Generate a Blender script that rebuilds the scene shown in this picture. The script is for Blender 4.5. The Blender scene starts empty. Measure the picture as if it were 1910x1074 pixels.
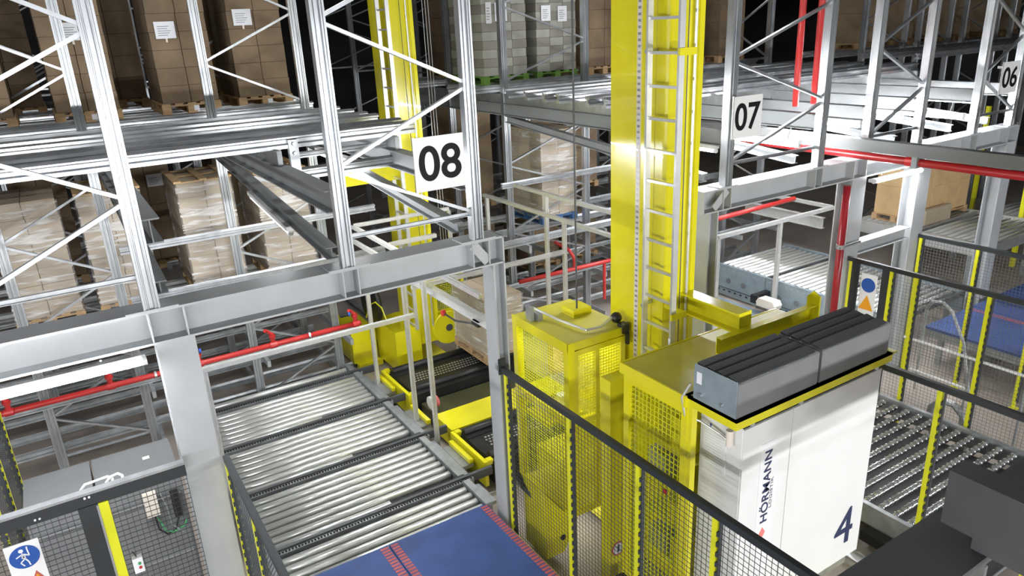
import bpy, bmesh, math, random
from mathutils import Vector, Matrix
from math import sin, cos, radians, pi

random.seed(4)
scn = bpy.context.scene
COL = scn.collection

# ------------------------------------------------------------------ camera
YAW, PITCH, ROLL = radians(31.5), radians(19.84), radians(-2.722)
fw = Vector((sin(YAW)*cos(PITCH), cos(YAW)*cos(PITCH), -sin(PITCH)))
rt = Vector((cos(YAW), -sin(YAW), 0.0))
up = rt.cross(fw)
rt2 = rt*cos(ROLL) + up*sin(ROLL)
up2 = up*cos(ROLL) - rt*sin(ROLL)
cam_d = bpy.data.cameras.new('camera')
cam = bpy.data.objects.new('camera', cam_d)
COL.objects.link(cam)
cam.matrix_world = Matrix(((rt2.x, up2.x, -fw.x, 0.0), (rt2.y, up2.y, -fw.y, 0.0), (rt2.z, up2.z, -fw.z, 5.7), (0, 0, 0, 1)))
cam_d.sensor_width = 36.0
cam_d.lens = 36.0*1364.3/1910.0
cam_d.clip_start = 0.05
cam_d.clip_end = 200
scn.camera = cam

# ------------------------------------------------------------------ view, world
scn.view_settings.view_transform = 'Standard'
scn.view_settings.look = 'None'
scn.view_settings.exposure = 0.06
scn.view_settings.gamma = 1.0
scn.view_settings.use_curve_mapping = False
W = bpy.data.worlds.new('world')
scn.world = W
W.use_nodes = True
W.node_tree.nodes['Background'].inputs[0].default_value = (0.93, 0.96, 1.0, 1)
W.node_tree.nodes['Background'].inputs[1].default_value = 0.10
TUBE_E = 265.0          # emission strength of the fluorescent tubes
FILL_E = 80.0          # watts per added fill lamp

# ------------------------------------------------------------------ materials
MATS = {}
def mat(name, col, rough=0.5, metal=0.0, var=0.0, vscale=4.0, bump=0.0, bscale=30.0, spec=0.5, emit=None, coat=0.0, stretch=None):
    if name in MATS: return MATS[name]
    m = bpy.data.materials.new(name); m.use_nodes = True
    nt = m.node_tree; b = nt.nodes['Principled BSDF']
    b.inputs['Base Color'].default_value = (*col, 1)
    b.inputs['Roughness'].default_value = rough
    b.inputs['Metallic'].default_value = metal
    b.inputs['Specular IOR Level'].default_value = spec
    if coat: b.inputs['Coat Weight'].default_value = coat
    if emit:
        b.inputs['Emission Color'].default_value = (*emit[0], 1); b.inputs['Emission Strength'].default_value = emit[1]
    if var > 0 or bump > 0:
        tc = nt.nodes.new('ShaderNodeTexCoord')
        mp = nt.nodes.new('ShaderNodeMapping'); nt.links.new(tc.outputs['Object'], mp.inputs[0])
        if stretch: mp.inputs['Scale'].default_value = stretch
    if var > 0:
        n = nt.nodes.new('ShaderNodeTexNoise'); n.inputs['Scale'].default_value = vscale; n.inputs['Detail'].default_value = 5
        nt.links.new(mp.outputs[0], n.inputs['Vector'])
        r = nt.nodes.new('ShaderNodeValToRGB')
        r.color_ramp.elements[0].position = 0.3; r.color_ramp.elements[1].position = 0.7
        r.color_ramp.elements[0].color = (*[max(0, c*(1-var)) for c in col], 1)
        r.color_ramp.elements[1].color = (*[min(1, c*(1+var)) for c in col], 1)
        nt.links.new(n.outputs['Fac'], r.inputs[0]); nt.links.new(r.outputs[0], b.inputs['Base Color'])
    if bump > 0:
        n2 = nt.nodes.new('ShaderNodeTexNoise'); n2.inputs['Scale'].default_value = bscale; n2.inputs['Detail'].default_value = 3
        nt.links.new(mp.outputs[0], n2.inputs['Vector'])
        bp = nt.nodes.new('ShaderNodeBump'); bp.inputs['Strength'].default_value = bump; bp.inputs['Distance'].default_value = 0.02
        nt.links.new(n2.outputs['Fac'], bp.inputs['Height']); nt.links.new(bp.outputs[0], b.inputs['Normal'])
    MATS[name] = m
    return m

GALV = mat('galvanised_steel', (0.50, 0.52, 0.54), 0.31, 0.80, 0.16, 7, stretch=(1, 1, 0.35))
GALVD = mat('dull_galvanised_steel', (0.40, 0.42, 0.43), 0.40, 0.6, 0.18, 7)
ALU = mat('aluminium_profile', (0.72, 0.72, 0.70), 0.32, 0.6, 0.06, 12)
ROLL_M = mat('roller_steel', (0.80, 0.81, 0.77), 0.27, 0.62, 0.08, 3, stretch=(0.3, 3, 3))
PAINT = mat('grey_paint', (0.42, 0.435, 0.445), 0.45, 0.0, 0.06, 3)
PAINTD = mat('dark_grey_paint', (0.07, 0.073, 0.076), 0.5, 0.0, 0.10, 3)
SLATE = mat('slate_steel', (0.20, 0.21, 0.22), 0.42, 0.3, 0.12, 4)
PLATE = mat('blue_grey_plate', (0.30, 0.37, 0.41), 0.42, 0.35, 0.12, 6)
YEL = mat('yellow_paint', (0.76, 0.69, 0.016), 0.20, 0.0, 0.04, 3, coat=0.5)
YELF = mat('fence_yellow', (0.72, 0.72, 0.02), 0.35, 0.0, 0.05, 3)
ANTH = mat('anthracite_paint', (0.022, 0.026, 0.03), 0.5)
WIRE = mat('black_wire', (0.045, 0.05, 0.055), 0.45)
WIREL = mat('grey_wire', (0.16, 0.165, 0.17), 0.4, 0.3)
BLACK = mat('black_rubber', (0.012, 0.012, 0.012), 0.38)
RED = mat('red_pipe_paint', (0.46, 0.026, 0.024), 0.33, 0.0, 0.06, 5)
REDD = mat('red_mark', (0.50, 0.10, 0.09), 0.6)
BLUE = mat('blue_mat', (0.033, 0.080, 0.26), 0.62, 0.0, 0.22, 2.5, 0.15, 60)
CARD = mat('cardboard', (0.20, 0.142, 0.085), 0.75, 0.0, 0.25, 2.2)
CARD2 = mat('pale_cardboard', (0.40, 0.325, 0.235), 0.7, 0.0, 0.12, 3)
CARD3 = mat('grey_carton', (0.36, 0.36, 0.31), 0.7, 0.0, 0.12, 5)
CARD5 = mat('dark_grey_carton', (0.26, 0.25, 0.215), 0.7, 0.0, 0.12, 5)
SUPP = mat('shaded_grey_paint', (0.24, 0.25, 0.255), 0.42, 0.0, 0.06, 3)  # girder grey darkened, standing in for shade on the support beams
CARD4 = mat('golden_cardboard', (0.56, 0.38, 0.19), 0.7, 0.0, 0.12, 3)
WOOD = mat('pallet_wood', (0.44, 0.29, 0.15), 0.75, 0.0, 0.25, 5, stretch=(1, 8, 8))
GREENP = mat('green_pallet', (0.12, 0.25, 0.04), 0.6, 0.0, 0.2, 4)
BLUEP = mat('blue_pallet', (0.04, 0.11, 0.26), 0.55, 0.0, 0.2, 4)
PAPER = mat('paper', (0.82, 0.83, 0.86), 0.7)
INK = mat('ink', (0.012, 0.012, 0.013), 0.5, spec=0.12)
INKB = mat('ink_grey', (0.20, 0.20, 0.24), 0.6)
NAVY = mat('navy_lettering', (0.03, 0.04, 0.10), 0.35)
WHITE = mat('white_panel', (0.78, 0.785, 0.77), 0.32, 0.0, 0.02, 2)
WHITES = mat('white_sign', (0.82, 0.82, 0.82), 0.25)
CREAM = mat('cream_plastic', (0.75, 0.68, 0.60), 0.45)
SIGNB = mat('sign_blue', (0.02, 0.09, 0.38), 0.35)
SIGNO = mat('sign_orange', (0.85, 0.36, 0.02), 0.35)
PINK = mat('pale_red_logo', (0.80, 0.22, 0.20), 0.4)
BLUEV = mat('blue_plastic', (0.03, 0.08, 0.45), 0.4)
GREENC = mat('green_cable', (0.05, 0.35, 0.12), 0.5)
FLOOR = mat('floor_concrete', (0.36, 0.315, 0.27), 0.55, 0.0, 0.14, 1.2, 0.05, 25)
WALLM = mat('dark_wall', (0.035, 0.035, 0.036), 0.8, 0.0, 0.2, 0.6)
LAMPB = mat('lamp_body', (0.8, 0.8, 0.8), 0.4)
TUBE = mat('fluorescent_tube', (1, 1, 1), 0.4, emit=((0.95, 0.97, 1.0), TUBE_E))
DIFF = mat('lamp_diffuser', (1, 1, 1), 0.4, emit=((0.95, 0.97, 1.0), TUBE_E*0.55))
def film_mat():
    m = bpy.data.materials.new('stretch_film'); m.use_nodes = True
    nt = m.node_tree; b = nt.nodes['Principled BSDF']; out = nt.nodes['Material Output']
    b.inputs['Base Color'].default_value = (0.86, 0.84, 0.81, 1); b.inputs['Roughness'].default_value = 0.16
    b.inputs['Specular IOR Level'].default_value = 0.9
    tr = nt.nodes.new('ShaderNodeBsdfTransparent'); mx = nt.nodes.new('ShaderNodeMixShader')
    tc = nt.nodes.new('ShaderNodeTexCoord'); mp = nt.nodes.new('ShaderNodeMapping')
    mp.inputs['Scale'].default_value = (1.2, 1.2, 9); mp.inputs['Rotation'].default_value = (0.0, 0.30, 0.1)
    nt.links.new(tc.outputs['Object'], mp.inputs[0])
    n = nt.nodes.new('ShaderNodeTexNoise'); n.inputs['Scale'].default_value = 1.8; n.inputs['Detail'].default_value = 6
    nt.links.new(mp.outputs[0], n.inputs['Vector'])
    rp = nt.nodes.new('ShaderNodeValToRGB'); rp.color_ramp.elements[0].position = 0.50; rp.color_ramp.elements[1].position = 0.72
    rp.color_ramp.elements[0].color = (0.12, 0.12, 0.12, 1); rp.color_ramp.elements[1].color = (0.85, 0.85, 0.85, 1)
    nt.links.new(n.outputs['Fac'], rp.inputs[0])
    bp = nt.nodes.new('ShaderNodeBump'); bp.inputs['Strength'].default_value = 0.9; bp.inputs['Distance'].default_value = 0.04
    nt.links.new(n.outputs['Fac'], bp.inputs['Height']); nt.links.new(bp.outputs[0], b.inputs['Normal'])
    nt.links.new(rp.outputs[0], mx.inputs[0]); nt.links.new(tr.outputs[0], mx.inputs[1]); nt.links.new(b.outputs[0], mx.inputs[2])
    nt.links.new(mx.outputs[0], out.inputs[0])
    return m
FILM = film_mat()

# ------------------------------------------------------------------ mesh helpers
class M:
    def __init__(s): s.v = []; s.f = []
    def _add(s, vs, fs):
        n = len(s.v); s.v += [Vector(v) for v in vs]; s.f += [tuple(i+n for i in f) for f in fs]; return s
    def box(s, a, b):
        x0, y0, z0 = [min(p, q) for p, q in zip(a, b)]; x1, y1, z1 = [max(p, q) for p, q in zip(a, b)]
        return s._add([(x0,y0,z0),(x1,y0,z0),(x1,y1,z0),(x0,y1,z0),(x0,y0,z1),(x1,y0,z1),(x1,y1,z1),(x0,y1,z1)],
                      [(3,2,1,0),(4,5,6,7),(0,1,5,4),(1,2,6,5),(2,3,7,6),(3,0,4,7)])
    def sweep(s, prof, p, q, upv=(0,0,1)):
        """closed 2-D profile (u, w) swept from p to q; w runs along upv"""
        p, q = Vector(p), Vector(q); d = (q-p).normalized(); u = Vector(upv)
        if abs(d.dot(u)) > 0.98: u = Vector((0, 1, 0))
        r = d.cross(u).normalized(); u = r.cross(d).normalized()
        n = len(prof)
        vs = [p + r*a + u*b for a, b in prof] + [q + r*a + u*b for a, b in prof]
        area = sum(prof[i][0]*prof[(i+1) % n][1]-prof[(i+1) % n][0]*prof[i][1] for i in range(n))
        fs = [(i, (i+1) % n, n+(i+1) % n, n+i) for i in range(n)] + [tuple(range(n-1, -1, -1)), tuple(range(n, 2*n))]
        if area > 0: fs = [tuple(reversed(f)) for f in fs]
        return s._add(vs, fs)
    def bar(s, p, q, w, h, upv=(0,0,1)):
        return s.sweep([(-w/2,-h/2),(w/2,-h/2),(w/2,h/2),(-w/2,h/2)], p, q, upv)
    def ibeam(s, p, q, h, b, tw=0.012, tf=0.016, upv=(0,0,1)):
        H, B, T = h/2, b/2, tw/2
        return s.sweep([(-B,-H),(B,-H),(B,-H+tf),(T,-H+tf),(T,H-tf),(B,H-tf),(B,H),(-B,H),(-B,H-tf),(-T,H-tf),(-T,-H+tf),(-B,-H+tf)], p, q, upv)
    def chan(s, p, q, h, b, t=0.006, upv=(0,0,1)):
        """C channel, back at -u side, open towards +u"""
        H, B = h/2, b/2
        return s.sweep([(-B,-H),(B,-H),(B,-H+t),(-B+t,-H+t),(-B+t,H-t),(B,H-t),(B,H),(-B,H)], p, q, upv)
    def sigma(s, p, q, h, b, upv=(0,0,1)):
        """rail with a groove along both sides"""
        H, B = h/2, b/2; g = b*0.36
        k = min(0.035, h*0.25)
        return s.sweep([(-B,-H),(B,-H),(B,-H*0.45),(B-g,-H*0.25),(B-g,H*0.25),(B,H*0.45),(B,H-k*0.6),(B*0.62,H),(B*0.5,H),(B*0.3,H-k),(-B*0.3,H),(-B*0.42,H),(-B*0.6,H-k),(-B*0.9,H),(-B,H),(-B,H*0.45),(-B+g,H*0.25),(-B+g,-H*0.25),(-B,-H*0.45)], p, q, upv)
    def cyl(s, p, q, r, n=14, r2=None):
        p, q = Vector(p), Vector(q); d = (q-p).normalized()
        a = Vector((0,0,1)) if abs(d.z) < 0.9 else Vector((1,0,0))
        u = d.cross(a).normalized(); w = d.cross(u); r2 = r if r2 is None else r2
        vs = [p + (u*cos(2*pi*i/n)+w*sin(2*pi*i/n))*r for i in range(n)] + [q + (u*cos(2*pi*i/n)+w*sin(2*pi*i/n))*r2 for i in range(n)]
        fs = [(i, (i+1) % n, n+(i+1) % n, n+i) for i in range(n)] + [tuple(range(n-1,-1,-1)), tuple(range(n, 2*n))]
        return s._add(vs, fs)
    def tube(s, pts, r, n=8):
        pts = [Vector(p) for p in pts]
        for a, b in zip(pts[:-1], pts[1:]): s.cyl(a, b, r, n)
        for p in pts[1:-1]: s.ball(p, r*1.02, 6)
        return s
    def ball(s, c, r, n=8):
        c = Vector(c); vs = [c+Vector((0,0,r))]; fs = []
        for j in range(1, n):
            t = pi*j/n
            for i in range(n): vs.append(c+Vector((r*sin(t)*cos(2*pi*i/n), r*sin(t)*sin(2*pi*i/n), r*cos(t))))
        vs.append(c-Vector((0,0,r)))
        for i in range(n): fs.append((0, 1+i, 1+(i+1) % n))
        for j in range(n-2):
            for i in range(n): fs.append((1+j*n+i, 1+(j+1)*n+i, 1+(j+1)*n+(i+1) % n, 1+j*n+(i+1) % n))
        L = len(vs)-1
        for i in range(n): fs.append((L, 1+(n-2)*n+(i+1) % n, 1+(n-2)*n+i))
        return s._add(vs, fs)
    def poly(s, pts, ext):
        """flat polygon extruded by the vector ext"""
        e = Vector(ext); n = len(pts); pts = [Vector(p) for p in pts]
        nrm = Vector((0,0,0))
        for i in range(n): nrm += pts[i].cross(pts[(i+1) % n])
        if nrm.dot(e) > 0: pts = pts[::-1]
        return s._add(pts + [p+e for p in pts], [tuple(range(n)), tuple(range(2*n-1, n-1, -1))] + [(i, n+i, n+(i+1) % n, (i+1) % n) for i in range(n)])
    def wires(s, o, u, w, U, Wd, pitch, r, pitch2=None):
        """welded wire grid: origin o, unit directions u (length U) and w (length Wd)"""
        o, u, w = Vector(o), Vector(u), Vector(w); p2 = pitch2 or pitch; nn = u.cross(w)
        n1 = max(1, round(U/pitch)); n2 = max(1, round(Wd/p2))
        for i in range(n1+1): s.bar(o+u*(U*i/n1), o+u*(U*i/n1)+w*Wd, 2*r, 2*r, nn)
        for j in range(n2+1): s.bar(o+w*(Wd*j/n2)+nn*r*1.6, o+w*(Wd*j/n2)+u*U+nn*r*1.6, 2*r, 2*r, nn)
        return s
    def build(s, name, m, parent=None, smooth=False, mats=None):
        me = bpy.data.meshes.new(name)
        o = bpy.data.objects.new(name, me); COL.objects.link(o)
        if parent is None:
            lo = Vector((min(v.x for v in s.v), min(v.y for v in s.v), min(v.z for v in s.v)))
            hi = Vector((max(v.x for v in s.v), max(v.y for v in s.v), max(v.z for v in s.v)))
            base = Vector(((lo.x+hi.x)/2, (lo.y+hi.y)/2, lo.z)); o.location = base; off = base
        else:
            off = Vector(parent['base']); o.parent = parent
        o['base'] = [off.x, off.y, off.z]
        me.from_pydata([v-off for v in s.v], [], s.f)
        me.materials.append(m)
        if smooth:
            for p in me.polygons: p.use_smooth = len(p.vertices) == 4
        me.update()
        return o

def tag(o, label, cat, group=None):
    o['label'] = label; o['category'] = cat
    if group: o['group'] = group
    return o
def thing(name, loc, label, cat, group=None):
    o = bpy.data.objects.new(name, None); COL.objects.link(o); o.location = loc; o.empty_display_size = 0.1
    o['base'] = list(loc)
    return tag(o, label, cat, group)
def struct(o): o['kind'] = 'structure'; return o
def dup(o, delta, label=None, group=None):
    def rec(src, par):
        c = src.copy(); COL.objects.link(c); c.parent = par
        for k in list(src.children): rec(k, c)
        return c
    r = rec(o, None); r.location = Vector(o.location)+Vector(delta)
    r['base'] = [a+b for a, b in zip(o['base'], delta)]
    if label: r['label'] = label
    if group: r['group'] = group
    return r
def text_mesh(txt, size, bold=0.0, ext=0.002, space=1.0):
    c = bpy.data.curves.new('t', 'FONT'); c.body = txt; c.size = size; c.offset = bold; c.extrude = ext; c.space_character = space
    c.align_x = 'CENTER'; c.align_y = 'CENTER'
    o = bpy.data.objects.new('t', c); COL.objects.link(o)
    dg = bpy.context.evaluated_depsgraph_get(); dg.update()
    me = bpy.data.meshes.new_from_object(o.evaluated_get(dg))
    vs = [v.co.copy() for v in me.vertices]; fs = [tuple(p.vertices) for p in me.polygons]
    bpy.data.objects.remove(o); bpy.data.meshes.remove(me); bpy.data.curves.remove(c)
    return vs, fs
def put_text(name, txt, pos, w, h, m, parent, right=(1,0,0), upv=(0,0,1), bold=0.0, space=1.0):
    """lettering scaled to w x h, centred at pos in the plane (right, up)"""
    vs, fs = text_mesh(txt, 1.0, bold, 0.004, space)
    x0, x1 = min(v.x for v in vs), max(v.x for v in vs); y0, y1 = min(v.y for v in vs), max(v.y for v in vs)
    R, U = Vector(right), Vector(upv); N = R.cross(U)
    g = M(); g._add([Vector(pos)+R*((v.x-(x0+x1)/2)*w/(x1-x0))+U*((v.y-(y0+y1)/2)*h/(y1-y0))+N*v.z*0.6 for v in vs], fs)
    return g.build(name, m, parent)
ORD = ['first','second','third','fourth','fifth','sixth','seventh','eighth','ninth','tenth','eleventh','twelfth','thirteenth','fourteenth','fifteenth','sixteenth']

def upright(g, x, y, z0, z1, w=0.12, d=0.12):
    """rack post: omega section with a grooved front facing -Y"""
    a, b = w/2, d/2
    g.sweep([(-a,-b),(-a*0.72,-b),(-a*0.66,-b+0.014),(-a*0.50,-b+0.014),(-a*0.44,-b),(-a*0.36,-b),(-a*0.24,-b+0.026),(a*0.24,-b+0.026),(a*0.36,-b),(a*0.44,-b),(a*0.50,-b+0.014),(a*0.66,-b+0.014),(a*0.72,-b),(a,-b),(a,b*0.35),(a*0.72,b*0.55),(a*0.72,b),(-a*0.72,b),(-a*0.72,b*0.55),(-a,b*0.35)], (x, y+b, z0), (x, y+b, z1), (0, 1, 0))
    return g

# ================================================================== setting
struct(M().box((-16, -14, -0.2), (34, 34, 0.0)).build('floor', FLOOR))
struct(M().box((-16, 33.8, 0.0), (34, 34, 12)).build('wall_back', WALLM))
struct(M().box((-16.2, -14, 0.0), (-16, 34, 12)).build('wall_left', WALLM))
struct(M().box((34, -14, 0.0), (34.2, 34, 12)).build('wall_right', WALLM))
struct(M().box((-16.2, -14, 12.0), (34.2, 34, 12.2)).build('ceiling', WALLM))

# ================================================================== tube lamp builder, and fill lamps added out of view
def luminaire(p, q, label, group=None, kind='fluorescent_lamp', body=True, side=(0,0,1), r=0.024, hang=None, hx=0.0, bw=0.09):
    """batten lamp: tube, housing above it, two end caps"""
    p, q = Vector(p), Vector(q); d = (q-p).normalized(); U = Vector(side)
    t = thing(kind, tuple((p+q)/2), label, 'lamp', group)
    if body: M().bar(p+U*(r+0.026), q+U*(r+0.026), bw, 0.05, side).build('housing', LAMPB, t)
    if hang:
        for f in (0.15, 0.85): M().cyl(p.lerp(q, f)+Vector((0, 0, r+0.05)), (p.lerp(q, f).x+hx, p.lerp(q, f).y, hang), 0.008, 6).build('hanger', GALVD, t)
    M().cyl(p+d*0.03, q-d*0.03, r, 12).build('tube', TUBE if r < 0.028 else DIFF, t, True)
    for a, b in ((p, p+d*0.03), (q-d*0.03, q)): M().cyl(a, b, r*1.15, 12).build('end_cap', LAMPB, t)
    return t
def fill_lamp(x, y, z, n, k=1.0, side=False):  # fill lamp added outside the view to raise overall brightness
    t = thing('fill_lamp', (x, y, z), 'added white fill lamp %s, %s' % ('near the left hall wall' if side else 'over the loading zone behind the viewer', ORD[n]+(' from the front' if side else ' from the left')), 'lamp', 'added fill lamps out of view')
    M().box((x-0.75, y-0.1, z), (x+0.75, y+0.1, z+0.06)).build('housing', LAMPB, t)
    L = bpy.data.lights.new('fill_lamp_light', 'AREA'); L.shape = 'RECTANGLE'; L.size = 1.4; L.size_y = 0.25; L.energy = FILL_E*k; L.color = (0.97, 0.98, 1.0)
    lo = bpy.data.objects.new('fill_lamp_light', L); COL.objects.link(lo); lo.parent = t
    lo.location = (0.8, 0, 0.03) if side else (0, 0.12, -0.02); lo.rotation_euler = (radians(80), 0, radians(-90) if side else 0)
for n, (x, y) in enumerate(((-9.0, -8.0), (-6.0, -8.0), (-3.0, -8.0), (0.0, -8.0), (3.0, -8.0), (6.0, -8.0), (9.0, -8.0), (12.0, -8.0))): fill_lamp(x, y, 3.4, n, 3.5)
for n, (x, y) in enumerate(((-13.0, -4.0), (-13.0, -1.0), (-13.0, 2.0), (-13.0, 4.8))): fill_lamp(x, y, 3.4, n, 3.0, True)
for n, (x, yy) in enumerate(((-4.0, -1.0), (2.0, -1.0), (8.0, -1.0), (14.0, -1.0), (0.0, 15.0), (8.0, 15.0), (16.0, 15.0), (4.0, 22.0))):  # ceiling fill added to lift flat tops and the dark rear racks
    t = thing('ceiling_fill_lamp', (x, yy, 11.7), 'added fill lamp on the hall ceiling, %s from the left' % ORD[n], 'lamp', 'added fill lamps on the hall ceiling')
    M().box((x-0.6, yy-0.3, 11.72), (x+0.6, yy+0.3, 11.99)).build('housing', LAMPB, t)
    L = bpy.data.lights.new('ceiling_fill_light', 'AREA'); L.shape = 'RECTANGLE'; L.size = 1.1; L.size_y = 0.5; L.energy = 45; L.color = (0.97, 0.98, 1.0)
    lo = bpy.data.objects.new('ceiling_fill_light', L); COL.objects.link(lo); lo.parent = t; lo.location = (0, 0, -0.02)

# ================================================================== rack frames
def frame(xl, xr, y, z0, z1, zig, label, m=GALV, group=None):
    """two uprights with zig-zag lacing; zig = list of (first z, step, count, side of the first node)"""
    t = thing('rack_frame', ((xl+xr)/2, y+0.06, z0), label, 'rack frame', group)
    for x in (xl, xr): upright(M(), x, y, z0, z1).build('upright', m, t)
    for z, st, cnt, sd in zig:
        L, R = xl+0.05, xr-0.05
        for k in range(cnt):
            a, b = (L, R) if (k % 2 == 0) == (sd == 'L') else (R, L)
            g = M(); g.chan((a, y+0.05, z+k*st+0.03), (b, y+0.05, z+(k+1)*st-0.03), 0.045, 0.03, 0.004, (0, -1, 0)); g.build('brace', m, t)
        g = M(); g.chan((L, y+0.06, z), (R, y+0.06, z), 0.04, 0.03, 0.004); g.build('brace', m, t)
    return t
PX = {'L': -0.80, 'A': 0.40, 'B': 2.005, 'C': 3.325, 'D': 6.805, 'E': 8.545, 'F': 9.60, 'G': 10.85, 'H': 12.40, 'I': 13.55}
frame(PX['L'], PX['A'], 6.0, 3.73, 7.0, [(4.0, 0.6, 5, 'L')], 'galvanised rack frame on the left steel beam, cut off by the left edge')
frame(PX['B'], PX['C'], 6.0, 3.73, 7.0, [(4.0, 0.6, 5, 'R')], 'galvanised rack frame on the left steel beam, carrying the 08 sign')
frame(PX['D'], PX['E'], 6.0, 3.73, 7.0, [(4.0, 0.6, 5, 'L')], 'galvanised rack frame on the right steel beam, carrying the 07 sign')
frame(PX['F'], PX['G'], 6.0, 3.73, 7.0, [(4.0, 0.6, 5, 'L')], 'galvanised rack frame on the right steel beam, between the 07 and 06 frames')
frame(PX['H'], PX['I'], 6.0, 3.73, 7.0, [(4.0, 0.6, 5, 'R')], 'galvanised rack frame at the far right beam end, carrying the 06 sign')
pairs = (('L', 'A', 'R'), ('B', 'C', 'L'), ('D', 'E', 'R'), ('F', 'G', 'R'), ('H', 'I', 'L'))
pnames = ('leftmost bay', 'bay left of the crane aisle', 'bay right of the crane aisle', 'middle bay at right', 'rightmost bay of the near block')
frow = {}
for (l, r, s), pn in zip(pairs, pnames):
    o = 'L' if s == 'R' else 'R'
    frow[l] = frame(PX[l], PX[r], 11.0, 0.0, 7.0, [(0.24, 0.62, 6, s), (4.76, 0.62, 3, o)], 'tall galvanised rack frame in the second row, %s' % pn)
for k, y in enumerate((13.0, 15.5, 18.0, 20.5)):
    for (l, r, s), pn in zip(pairs, pnames):
        dup(frow[l], (0, y-11.0, 0), 'galvanised rack frame in the dark %s row, %s' % (ORD[k+2], pn))
for n, (xl, xr) in enumerate(((16.9, 18.6), (19.2, 20.6), (21.3, 23.0), (23.8, 25.3))):
    frow['X%d' % n] = frame(xl, xr, 11.0, 0.0, 7.0, [(0.24, 0.62, 6, 'L'), (4.76, 0.62, 3, 'R')], 'galvanised rack frame in the far right block, %s from the left' % ORD[n])

# ================================================================== front steel structure
def steel_beam(x0, x1, y, ztop, h, b, label, stiff=(), ends=(), name='steel_beam'):
    t = thing(name, ((x0+x1)/2, y, ztop-h), label, 'beam')
    M().ibeam((x0, y, ztop-h/2), (x1, y, ztop-h/2), h, b, 0.012, 0.018).build('girder', PAINT, t)
    for x in stiff: M().box((x-0.006, y-b/2+0.005, ztop-h+0.018), (x+0.006, y-0.007, ztop-0.018)).build('stiffener', PAINT, t)
    for x in ends: M().box((x-0.008, y-b/2, ztop-h), (x+0.008, y+b/2, ztop)).build('end_plate', PAINT, t)
    return t
YB, ZT, HB, BB = 6.14, 3.73, 0.28, 0.28
tb = steel_beam(-3.0, 3.60, YB, ZT, HB, BB, 'long grey steel girder under the 08 rack frame, left of the yellow cranes', (0.36, 0.62, 1.94, 2.08, 3.26, 3.44), (3.60,))
M().bar((3.27, 6.03, 3.69), (3.43, 6.03, 3.49), 0.10, 0.012, (0, -1, 0)).build('stiffener', PAINT, tb)
for x in (0.40, 2.005, 3.325): M().box((x-0.19, 5.99, 3.73), (x+0.19, 6.2, 3.745)).build('base_plate', PAINT, tb)
tb = steel_beam(6.40, 13.80, YB, ZT, HB, BB, 'long grey steel girder under the 07 and 06 rack frames, right of the yellow mast', (6.74, 6.87, 8.48, 8.62, 9.32, 9.60, 10.8, 12.3, 12.5, 13.5), (6.40, 13.80))
M().bar((6.60, 6.03, 3.49), (6.82, 6.03, 3.69), 0.10, 0.012, (0, -1, 0)).build('stiffener', PAINT, tb)
for x in (6.805, 8.545, 9.6, 10.85, 12.4, 13.55): M().box((x-0.16, 5.99, 3.73), (x+0.16, 6.2, 3.745)).build('base_plate', PAINT, tb)
def column(x0, x1, y0, y1, z1, label, along='x', m=PAINT):
    t = thing('steel_column', ((x0+x1)/2, (y0+y1)/2, 0), label, 'column')
    if along == 'x':   # flange faces the viewer
        M().sweep([(-(x1-x0)/2, -(y1-y0)/2), ((x1-x0)/2, -(y1-y0)/2), ((x1-x0)/2, -(y1-y0)/2+0.018), (0.008, -(y1-y0)/2+0.018), (0.008, (y1-y0)/2-0.018), ((x1-x0)/2, (y1-y0)/2-0.018), ((x1-x0)/2, (y1-y0)/2), (-(x1-x0)/2, (y1-y0)/2), (-(x1-x0)/2, (y1-y0)/2-0.018), (-0.008, (y1-y0)/2-0.018), (-0.008, -(y1-y0)/2+0.018), (-(x1-x0)/2, -(y1-y0)/2+0.018)],
                  ((x0+x1)/2, (y0+y1)/2, 0.02), ((x0+x1)/2, (y0+y1)/2, z1), (0, 1, 0)).build('shaft', m, t)
    else:
        g = M(); cx, cy = (x0+x1)/2, (y0+y1)/2
        g.box((x0, y0, 0.02), (x0+0.018, y1, z1)); g.box((x1-0.018, y0, 0.02), (x1, y1, z1)); g.box((x0+0.018, cy-0.008, 0.02), (x1-0.018, cy+0.008, z1))
        g.build('shaft', m, t)
    M().box((x0-0.06, y0-0.06, 0), (x1+0.06, y1+0.06, 0.02)).build('base_plate', m, t)
    return t
column(0.37, 0.66, 6.0, 6.28, 3.45, 'wide light grey steel column beside the roller conveyor at left')
tc = column(3.47, 3.61, 6.0, 6.22, 3.45, 'slim grey steel column at the end of the 08 girder', 'y')
M().box((3.44, 5.99, 2.30), (3.47, 6.03, 2.36)).build('cable_clip', GALV, tc)
column(6.50, 6.66, 6.0, 6.22, 3.45, 'grey steel column just right of the yellow mast', 'y')
column(9.30, 9.62, 6.0, 6.24, 3.45, 'grey steel column behind the red vertical pipe', 'x')
column(10.95, 11.27, 6.0, 6.24, 3.45, 'brightly lit steel column right of the tube lamp', 'x')
column(13.50, 13.80, 6.0, 6.24, 3.45, 'grey steel column at the far right end of the 06 girder', 'x')
t = thing('cross_beam', (10.3, 6.1, 2.30), 'light grey cross beam between the two columns under the tube lamp', 'beam')
M().ibeam((9.62, 6.1, 2.38), (10.95, 6.1, 2.38), 0.18, 0.16, 0.01, 0.014).build('girder', PAINT, t)

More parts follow.
